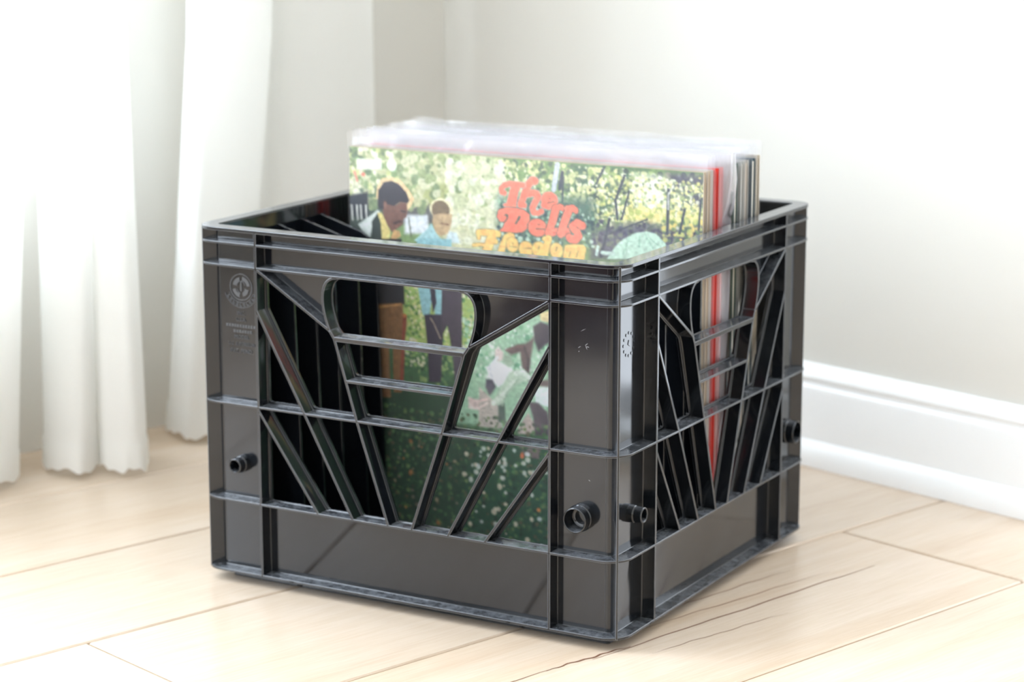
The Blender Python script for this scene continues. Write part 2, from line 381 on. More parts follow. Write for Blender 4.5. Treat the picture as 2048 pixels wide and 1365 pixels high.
def rrect(inset, r, n=7):
    r = max(r, 0.0004); x0, x1, y0, y1 = -S + inset, -inset, inset, D - inset
    pts = []
    for cx, cy, a0 in ((x1 - r, y0 + r, -90), (x1 - r, y1 - r, 0), (x0 + r, y1 - r, 90), (x0 + r, y0 + r, 180)):
        for i in range(n + 1):
            a = math.radians(a0 + 90 * i / n); pts.append((cx + r * math.cos(a), cy + r * math.sin(a)))
    return pts
FIL = 0.0009                               # radius where a rib meets the wall
def ring(name, z0, z1, ins0, ins1, taper=0.0, bevel=BV, m=None, fillet=(True, True)):
    """flange all round: section given as (inset, z), filleted where it meets the wall"""
    up = [(DEP - FIL, z1), (DEP - 0.42 * FIL, z1 + 0.13 * FIL), (DEP - 0.13 * FIL, z1 + 0.42 * FIL), (DEP + 0.0001, z1 + FIL)] if fillet[1] else []
    dn = [(DEP + 0.0001, z0 - FIL), (DEP - 0.13 * FIL, z0 - 0.42 * FIL), (DEP - 0.42 * FIL, z0 - 0.13 * FIL), (DEP - FIL, z0)] if fillet[0] else []
    sec = [(ins0, z0 + taper), (ins0, z1 - taper)] + up + [(ins1, z1 + (FIL if fillet[1] else 0)), (ins1, z0 - (FIL if fillet[0] else 0))] + dn
    loops = []
    for i, z in sec: loops.append([L(x, y, z) for x, y in rrect(i, max(RC - i, 0.002))])
    n, k = len(loops[0]), len(sec)
    v = [p for l in loops for p in l]; f = []
    for q in range(k):
        for i in range(n):
            j = (i + 1) % n; r = (q + 1) % k
            f.append((q * n + i, q * n + j, r * n + j, r * n + i))
    return obj(name, v, f, m or m_black, crate, bevel)
t = 0.0011
ring('rim', H - 0.0026, H, 0, DEP + WT - 0.0002, fillet=(True, False))
for z in (Z2, Z3, Zm, Zl): ring('flange', z - t, z + t, 0, DEP + WT - 0.0004, 0.00025)
ring('bottom_flange', 0, 0.0024, 0, DEP + WT + 0.002, 0.0002, fillet=(False, True))
ring('foot_ring', -FOOT, 0.0002, 0.0165, 0.0195, 0, 0.0006, fillet=(False, False))
g = Geo(); a = L(-S + DEP + 0.001, DEP + 0.001, 0.0006); b = L(-DEP - 0.001, D - DEP - 0.001, 0.0032)
g.box(a[0], b[0], a[1], b[1], a[2], b[2]); g.build('base', m_black, crate)

def inset_poly(P, offs):
    """P counter-clockwise; edge i runs P[i] to P[i+1]"""
    n = len(P); lines = []
    for i in range(n):
        a, b = Vector(P[i]), Vector(P[(i + 1) % n]); d = (b - a).normalized(); nrm = Vector((-d.y, d.x))
        lines.append((a + nrm * offs[i], d))
    out = []
    for i in range(n):
        (p, d), (q, e) = lines[i - 1], lines[i]
        den = d.x * e.y - d.y * e.x
        if abs(den) < 1e-6: out.append(q); continue
        s = ((q - p).x * e.y - (q - p).y * e.x) / den; out.append(p + d * s)
    return out
def round_poly(P, r, n=4):
    out = []
    for i in range(len(P)):
        a, b, c = P[i - 1], P[i], P[(i + 1) % len(P)]
        d1, d2 = (a - b), (c - b); k = min(r, d1.length * 0.4, d2.length * 0.4)
        p, q = b + d1.normalized() * k, b + d2.normalized() * k
        for j in range(n + 1):
            s = j / n; out.append(p * (1 - s) ** 2 + b * 2 * s * (1 - s) + q * s * s)
    return out
def ccw(P):
    A = sum(P[i][0] * P[(i + 1) % len(P)][1] - P[(i + 1) % len(P)][0] * P[i][1] for i in range(len(P)))
    return P if A > 0 else list(reversed(P))

def plate_with_holes(outer, holes, remap, th):
    """flat plate with cut-outs: constrained triangulation, then two skins and the edge walls"""
    from mathutils.geometry import delaunay_2d_cdt
    pts, edges, rings = [], [], []
    for P in [outer] + holes:
        n0 = len(pts); pts += [Vector((p[0], p[1])) for p in P]
        r = list(range(n0, len(pts))); rings.append(r)
        edges += [(r[i], r[(i + 1) % len(r)]) for i in range(len(r))]
    vs, _, fs, _, _, _ = delaunay_2d_cdt(pts, edges, [], 0, 1e-7)
    def inside(p, P):
        c = False
        for i in range(len(P)):
            a, b = P[i - 1], P[i]
            if (a[1] > p.y) != (b[1] > p.y) and p.x < (b[0] - a[0]) * (p.y - a[1]) / (b[1] - a[1]) + a[0]: c = not c
        return c
    keep = []
    for f in fs:
        c = sum((vs[i] for i in f), Vector((0, 0))) / len(f)
        if inside(c, outer) and not any(inside(c, h) for h in holes): keep.append(tuple(f))
    n = len(vs); cnt = {}
    for f in keep:
        for i in range(len(f)):
            e = (f[i], f[(i + 1) % len(f)]); cnt[e] = cnt.get(e, 0) + 1
    faces = list(keep) + [tuple(i + n for i in reversed(f)) for f in keep]
    for (i, j) in cnt:
        if (j, i) not in cnt: faces.append((j, i, i + n, j + n))
    me = bpy.data.meshes.new('plate')
    me.from_pydata([remap(v.x, v.y, -th / 2) for v in vs] + [remap(v.x, v.y, th / 2) for v in vs], [], faces); me.update()
    bm = bmesh.new(); bm.from_mesh(me)
    bmesh.ops.dissolve_limit(bm, angle_limit=0.002, verts=bm.verts, edges=bm.edges)
    bmesh.ops.triangulate(bm, faces=[f for f in bm.faces if len(f.verts) > 4])
    bm.to_mesh(me); bm.free()
    return me
def bar(name, pts, fn, parent, th=0.0020, tb=0.0026, d0=0.0, d1=DEP + WT - 0.0006, ledge=0.0, m=None):
    P = [Vector(p) for p in pts]; nr = []
    for i in range(len(P)):
        a, b = P[max(i - 1, 0)], P[min(i + 1, len(P) - 1)]; d = (b - a).normalized()
        n = Vector((-d.y, d.x))
        if 0 < i < len(P) - 1:
            d1_ = (P[i] - P[i - 1]).normalized(); n = n / max(n.dot(Vector((-d1_.y, d1_.x))), 0.5)
        nr.append(n)
    b_ = tb / 2; sec = [(-th / 2, d0), (th / 2, d0), (b_, DEP - FIL), (b_ + 0.13 * FIL, DEP - 0.42 * FIL), (b_ + 0.42 * FIL, DEP - 0.13 * FIL), (b_ + FIL, DEP + 0.0001), (b_ * 0.9, d1), (-b_ * 0.9, d1), (-b_ - FIL, DEP + 0.0001), (-b_ - 0.42 * FIL, DEP - 0.13 * FIL), (-b_ - 0.13 * FIL, DEP - 0.42 * FIL), (-b_, DEP - FIL)]
    loops = [[fn(P[i].x + nr[i].x * o, d, P[i].y + nr[i].y * o) for o, d in sec] for i in range(len(P))]
    v, f = loft(loops); return obj(name, v, f, m or m_black, parent, BV)
def peg(fn, u, z, big, parent, tip=-0.0012):
    ro, ri, rc, lc = (0.0088, 0.0077, 0.0095, 0.0040) if big else (0.0056, 0.0042, 0.0064, 0.0044)
    pr = [(rc, DEP + 0.0003), (rc, DEP - lc), (ro, DEP - lc - 0.0007), (ro, tip + 0.0005), (ro - 0.0005, tip), (ri + 0.0003, tip), (ri, tip + 0.0004)]
    pr += [(ri - 0.0006, DEP - 0.0004), (ri * 0.42, DEP + 0.0004), (ri * 0.36, DEP + 0.0020)] if big else [(ri - 0.0004, DEP), ]
    n = 40
    loops = [[fn(u + r * math.cos(2 * math.pi * i / n), d, z + r * math.sin(2 * math.pi * i / n)) for i in range(n)] for r, d in pr]
    v, f = loft(loops); o = obj('connector_peg', v, f, m_black, parent, 0.0)
    me = o.data; me.polygons.foreach_set('use_smooth', [True] * len(me.polygons))
    es = o.modifiers.new('bevel', 'BEVEL'); es.width = 0.0002; es.segments = 2; es.limit_method = 'ANGLE'; es.angle_limit = math.radians(30); es.harden_normals = True
    return o

side_objs = {}
for side, (LEN, fn) in SIDES.items():
    long = side in ('front', 'back')
    hw = 0.1199 if long else 0.1084
    b1b, b2b, b3b = 0.0692, 0.0395, 0.0097
    b2m, b3m = (0.0797, 0.0350) if long else (0.0736, 0.0323)
    b3t, zt = (0.0570, 0.1920) if long else (0.0532, 0.1925)
    r1, z1 = (0.0530, 0.1863) if long else (0.0500, 0.1860)
    r2, z2 = (0.0436, 0.1567) if long else (0.0408, 0.1568)
    zb1, zb2 = (0.1262, 0.2000) if long else (0.1220, 0.1975)
    hwid, hz, htop = (0.0634, 0.2172, 0.0537) if long else (0.0592, 0.2175, 0.0490)
    # handle curve on the + side, from the slanting bar up to the flange
    hc = [Vector((b3t, zt))]
    for k in range(1, 13):
        s = k / 12
        p0, p1, p2, p3 = Vector((b3t, zt)), Vector((hwid + 0.0005, hz - 0.010)), Vector((hwid + 0.0035, Z3 - 0.0005)), Vector((htop - 0.004, Z3 - 0.0005))
        hc.append(p0 * (1 - s) ** 3 + p1 * 3 * s * (1 - s) ** 2 + p2 * 3 * s * s * (1 - s) + p3 * s ** 3)
    fi, la = 0.0013, 0.0031                       # rib half base; rib half base plus ledge
    def both(P, o): return [(P, o), ([(-x, z) for x, z in P], o)]
    holes = []
    for P in ([(b1b, Zl), (hw, Zl), (hw, zb1)],
              [(b2b, Zl), (b1b, Zl), (hw, zb1), (hw, Zm), (b2m, Zm)],
              [(b3b, Zl), (b2b, Zl), (b2m, Zm), (b3m, Zm)],
              [(b2m, Zm), (hw, Zm), (hw, zb2)],
              [(b3m, Zm), (b2m, Zm), (hw, zb2), (hw, Z3 - 0.0004), (b3t, zt)]):
        Q = [Vector(p) for p in P]
        offs = []
        for i in range(len(Q)):
            a, b = Q[i], Q[(i + 1) % len(Q)]
            bot = abs(a.y - Zl) < 1e-6 and abs(b.y - Zl) < 1e-6
            offs.append(fi if bot else la)
        R = round_poly(inset_poly(Q, offs), 0.0022)
        holes.append([(p.x, p.y) for p in R]); holes.append([(-p.x, p.y) for p in R])
    for P, bottom in (([(-b3b, Zl), (b3b, Zl), (b3m, Zm), (-b3m, Zm)], True), ([(-b3m, Zm), (b3m, Zm), (r2, z2), (-r2, z2)], False), ([(-r2, z2), (r2, z2), (r1, z1), (-r1, z1)], False)):
        R = round_poly(inset_poly([Vector(p) for p in P], [fi if bottom else la, la, la, la]), 0.0022)
        holes.append([(p.x, p.y) for p in R])
    hh = [(p.x - 0.0012, min(p.y, Z3 - 0.0014)) for p in hc]
    hole = [(r1 - 0.0014, z1 + 0.0013)] + hh
    holes.append(ccw(hole + [(-x, z) for x, z in reversed(hole)]))
    flat = LEN / 2 - RC
    me = plate_with_holes([(-flat, 0.001), (flat, 0.001), (flat, H - 0.001), (-flat, H - 0.001)], holes, lambda u, z, e: fn(u, DEP + WT / 2 + e, z), WT)
    w = obj_me('side_wall', me, m_black, crate, 0.00035)
    side_objs[side] = w
    for s in (-1, 1):
        bar('vertical_rib', [(s * hw, 0.0004), (s * hw, H - 0.0010)], fn, w)
        bar('diagonal_bar', [(s * hw, zb1), (s * b1b, Zl)], fn, w)
        bar('diagonal_bar', [(s * hw, zb2), (s * b2m, Zm), (s * b2b, Zl)], fn, w)
        bar('diagonal_bar', [(s * b3t, zt), (s * r1, z1), (s * b3m, Zm), (s * b3b, Zl)], fn, w)
        bar('diagonal_bar', [(s * hw, Z3 - 0.0004), (s * b3t, zt)], fn, w)
        bar('handle_rib', [(s * p.x, p.y) for p in hc], fn, w, th=0.0018, tb=0.0024)
    bar('handle_rung', [(-r1, z1), (r1, z1)], fn, w, th=0.0034, tb=0.0040)
    bar('handle_rung', [(-r2, z2), (r2, z2)], fn, w)
    bigs = {'front': (0.1399, -0.1416), 'right': (0.1356, -0.1290), 'back': (0.1399, -0.1416), 'left': (0.1356, -0.1290)}[side]
    peg(fn, bigs[0], 0.0818, True, w); peg(fn, bigs[1], 0.0822, False, w)

# rounded corners of the wall and the upright rib on each
for cx, cy, a0 in ((-RC, RC, -90), (-RC, D - RC, 0), (-S + RC, D - RC, 90), (-S + RC, RC, 180)):
    ro, ri = RC - DEP, RC - DEP - WT; n = 8; loops = []
    arc = [math.radians(a0 + 90 * i / n) for i in range(n + 1)]
    out = [(cx + ro * math.cos(a), cy + ro * math.sin(a)) for a in arc]; inn = [(cx + ri * math.cos(a), cy + ri * math.sin(a)) for a in reversed(arc)]
    loops = [[L(x, y, z) for x, y in out + inn] for z in (0.001, H - 0.001)]
    o = obj('corner_panel', *loft(loops), m_black, crate, 0.0, True)
    em = o.modifiers.new('bevel', 'BEVEL'); em.width = 0.0002; em.limit_method = 'ANGLE'; em.angle_limit = math.radians(50); em.harden_normals = True
    a = math.radians(a0 + 45); dx, dy = math.cos(a), math.sin(a); px, py = -dy, dx
    sec = [(ro - 0.001, -0.0012), (RC + 0.0002, -0.0009), (RC + 0.0002, 0.0009), (ro - 0.001, 0.0012)]
    loops = [[L(cx + dx * r + px * q, cy + dy * r + py * q, z) for r, q in sec] for z in (0.0005, H - 0.0012)]
    obj('corner_rib', *loft(loops), m_black, crate, BV)

# upright fins inside the two short walls
def fin(y, side, reach):
    zt = 0.2475
    P = [(0, 0.004), (reach + 0.011, 0.004), (reach + 0.004, 0.20), (reach + 0.0005, 0.2285), (reach * 0.96, 0.2318), (reach * 0.8, 0.2365), (0, zt)]
    xw = DEP + WT - 0.0005
    loops = [[L((-S + xw + d) if side < 0 else (-xw - d), y + e, z) for d, z in P] for e in (-0.0013, 0.0013)]
    obj('guide_fin', *loft(loops), m_black, crate, 0.0005)
for y in (0.036, 0.063, 0.0897, 0.1207, 0.1465):
    fin(y, -1, 0.0475); fin(y, 1, 0.0475)

# moulded marks on the left end of the front wall
fw = side_objs['front']; ff = SIDES['front'][1]
pu = -0.1435
def raised(name, polys, parent, fn, h=0.0004, m=None):
    g = Geo()
    for P in polys:
        P = ccw(P); g.add(*loft([[fn(u, DEP + 0.0002, z) for u, z in P], [fn(u, DEP - h, z) for u, z in P]]))
    return g.build(name, m or m_emb, parent)
pl = raised('mould_plate', [[(-0.1570, 0.1595), (-0.1225, 0.1595), (-0.1225, 0.2285), (-0.1570, 0.2285)]], fw, ff, 0.00025, m_black)
def disc(cx, cz, rx, rz, n=40): return [(cx + rx * math.cos(2 * math.pi * i / n), cz + rz * math.sin(2 * math.pi * i / n)) for i in range(n)]
def arcband(cx, cz, r0, r1, a0, a1, n=24, sx=1.0):
    A = [math.radians(a0 + (a1 - a0) * i / n) for i in range(n + 1)]
    return [(cx + sx * r0 * math.cos(a), cz + r0 * math.sin(a)) for a in A] + [(cx + sx * r1 * math.cos(a), cz + r1 * math.sin(a)) for a in reversed(A)]
ez = 0.2140; eu = -0.1395
E1 = []
for k in range(4): E1.append(arcband(eu, ez, 0.0092, 0.0099, k * 90, k * 90 + 89.5))
for k in range(4): E1.append(arcband(eu, ez, 0.0042, 0.0049, k * 90 + 20, k * 90 + 80, sx=0.8))
for a0, a1, r in ((100, 168, 0.0072), (10, 80, 0.0080), (195, 260, 0.0078), (285, 345, 0.0070)): E1.append(arcband(eu, ez, r - 0.0028, r, a0, a1))
E1 += [arcband(eu, ez, 0.0112, 0.0116, 202, 338), arcband(eu, ez, 0.0150, 0.0154, 200, 340)]
E1.append([(eu - 0.0006, ez - 0.003), (eu + 0.0006, ez - 0.003), (eu + 0.0006, ez + 0.0045), (eu - 0.0006, ez + 0.0045)])
raised('emblem', E1, fw, ff, 0.0007)
bars_ = []
for k in range(10):
    a = 209 + k * 13.6
    bars_ += [arcband(eu, ez, 0.0121, 0.0145, a, a + 3.2, 2), arcband(eu, ez, 0.0136, 0.0145, a, a + 8.2, 4)]
    if k % 2: bars_.append(arcband(eu, ez, 0.0121, 0.0129, a, a + 8.2, 4))
raised('banner_lettering', bars_, fw, ff, 0.0007)
def text_mesh(body, size, remap, name, parent, m, depth=0.00035, align='CENTER'):
    cu = bpy.data.curves.new(name, 'FONT'); cu.body = body; cu.size = size; cu.align_x = align; cu.extrude = depth; cu.resolution_u = 2
    tmp = bpy.data.objects.new('tmp_text', cu); COL.objects.link(tmp)
    dg = bpy.context.evaluated_depsgraph_get(); dg.update()
    me = bpy.data.meshes.new_from_object(tmp.evaluated_get(dg))
    bpy.data.objects.remove(tmp, do_unlink=True); bpy.data.curves.remove(cu)
    me.materials.clear()
    for v in me.vertices: v.co = remap(v.co.x, v.co.y, v.co.z)
    return obj_me(name, me, m, parent)
for body, size, z in (('INC.', 0.0038, 0.1935), ('U.S.A.', 0.0036, 0.1888), ('MODEL', 0.0040, 0.1757), ('U.S. & FOREIGN', 0.0034, 0.1707), ('PAT. PEND.', 0.0040, 0.1652)):
    text_mesh(body, size, lambda x, y, e, z=z: ff(pu + 0.0035 + x, DEP - 0.0004 - e, z + y), 'raised_lettering', fw, m_emb)
worn = []
for k in range(12): worn.append([(-0.1535 + k * 0.0024, 0.1842), (-0.1535 + k * 0.0024 + 0.0017, 0.1842), (-0.1535 + k * 0.0024 + 0.0017, 0.1862 + 0.0003 * (k % 2)), (-0.1535 + k * 0.0024, 0.1862)])
for k in range(7): worn.append([(-0.1470 + k * 0.0024, 0.1802), (-0.1470 + k * 0.0024 + 0.0017, 0.1802), (-0.1470 + k * 0.0024 + 0.0017, 0.1822), (-0.1470 + k * 0.0024, 0.1822 - 0.0003 * (k % 2))])
raised('worn_lettering', worn, fw, ff, 0.0006)
# moulding date stamp on the near end of the right wall
fr_ = SIDES['right'][1]; stp = []
for k in range(12): stp.append(disc(-0.1335 + 0.0078 * math.cos(k * math.pi / 6), 0.2005 + 0.0078 * math.sin(k * math.pi / 6), 0.0009, 0.0011, 8))
stp.append([(-0.1350, 0.2005), (-0.1322, 0.1990), (-0.1318, 0.2020), (-0.1338, 0.2035)])
raised('date_stamp', stp, side_objs['right'], fr_, 0.0004, m_black)
# scuffs on the near front panel
sc = []
def scr(u0, z0, u1, z1, w): 
    d = Vector((u1 - u0, z1 - z0)).normalized(); n = Vector((-d.y, d.x)) * w
    sc.append([(u0, z0), ((u0 + u1) / 2 + n.x, (z0 + z1) / 2 + n.y), (u1, z1), ((u0 + u1) / 2 - n.x, (z0 + z1) / 2 - n.y)])
for q in ((0.1413, 0.2005, 0.1438, 0.2025, 0.0002), (0.1418, 0.2010, 0.1432, 0.1978, 0.0002), (0.1425, 0.2002, 0.1448, 0.1996, 0.00025), (0.1362, 0.1986, 0.1385, 0.1999, 0.0002), (0.1380, 0.2100, 0.1422, 0.2122, 0.00012), (0.1366, 0.1958, 0.1372, 0.1966, 0.0003), (0.1448, 0.1085, 0.1462, 0.1076, 0.0002)):
    scr(*q)
for P in sc: raised('scuff_mark', [P], fw, ff, 0.00003, m_scuff)

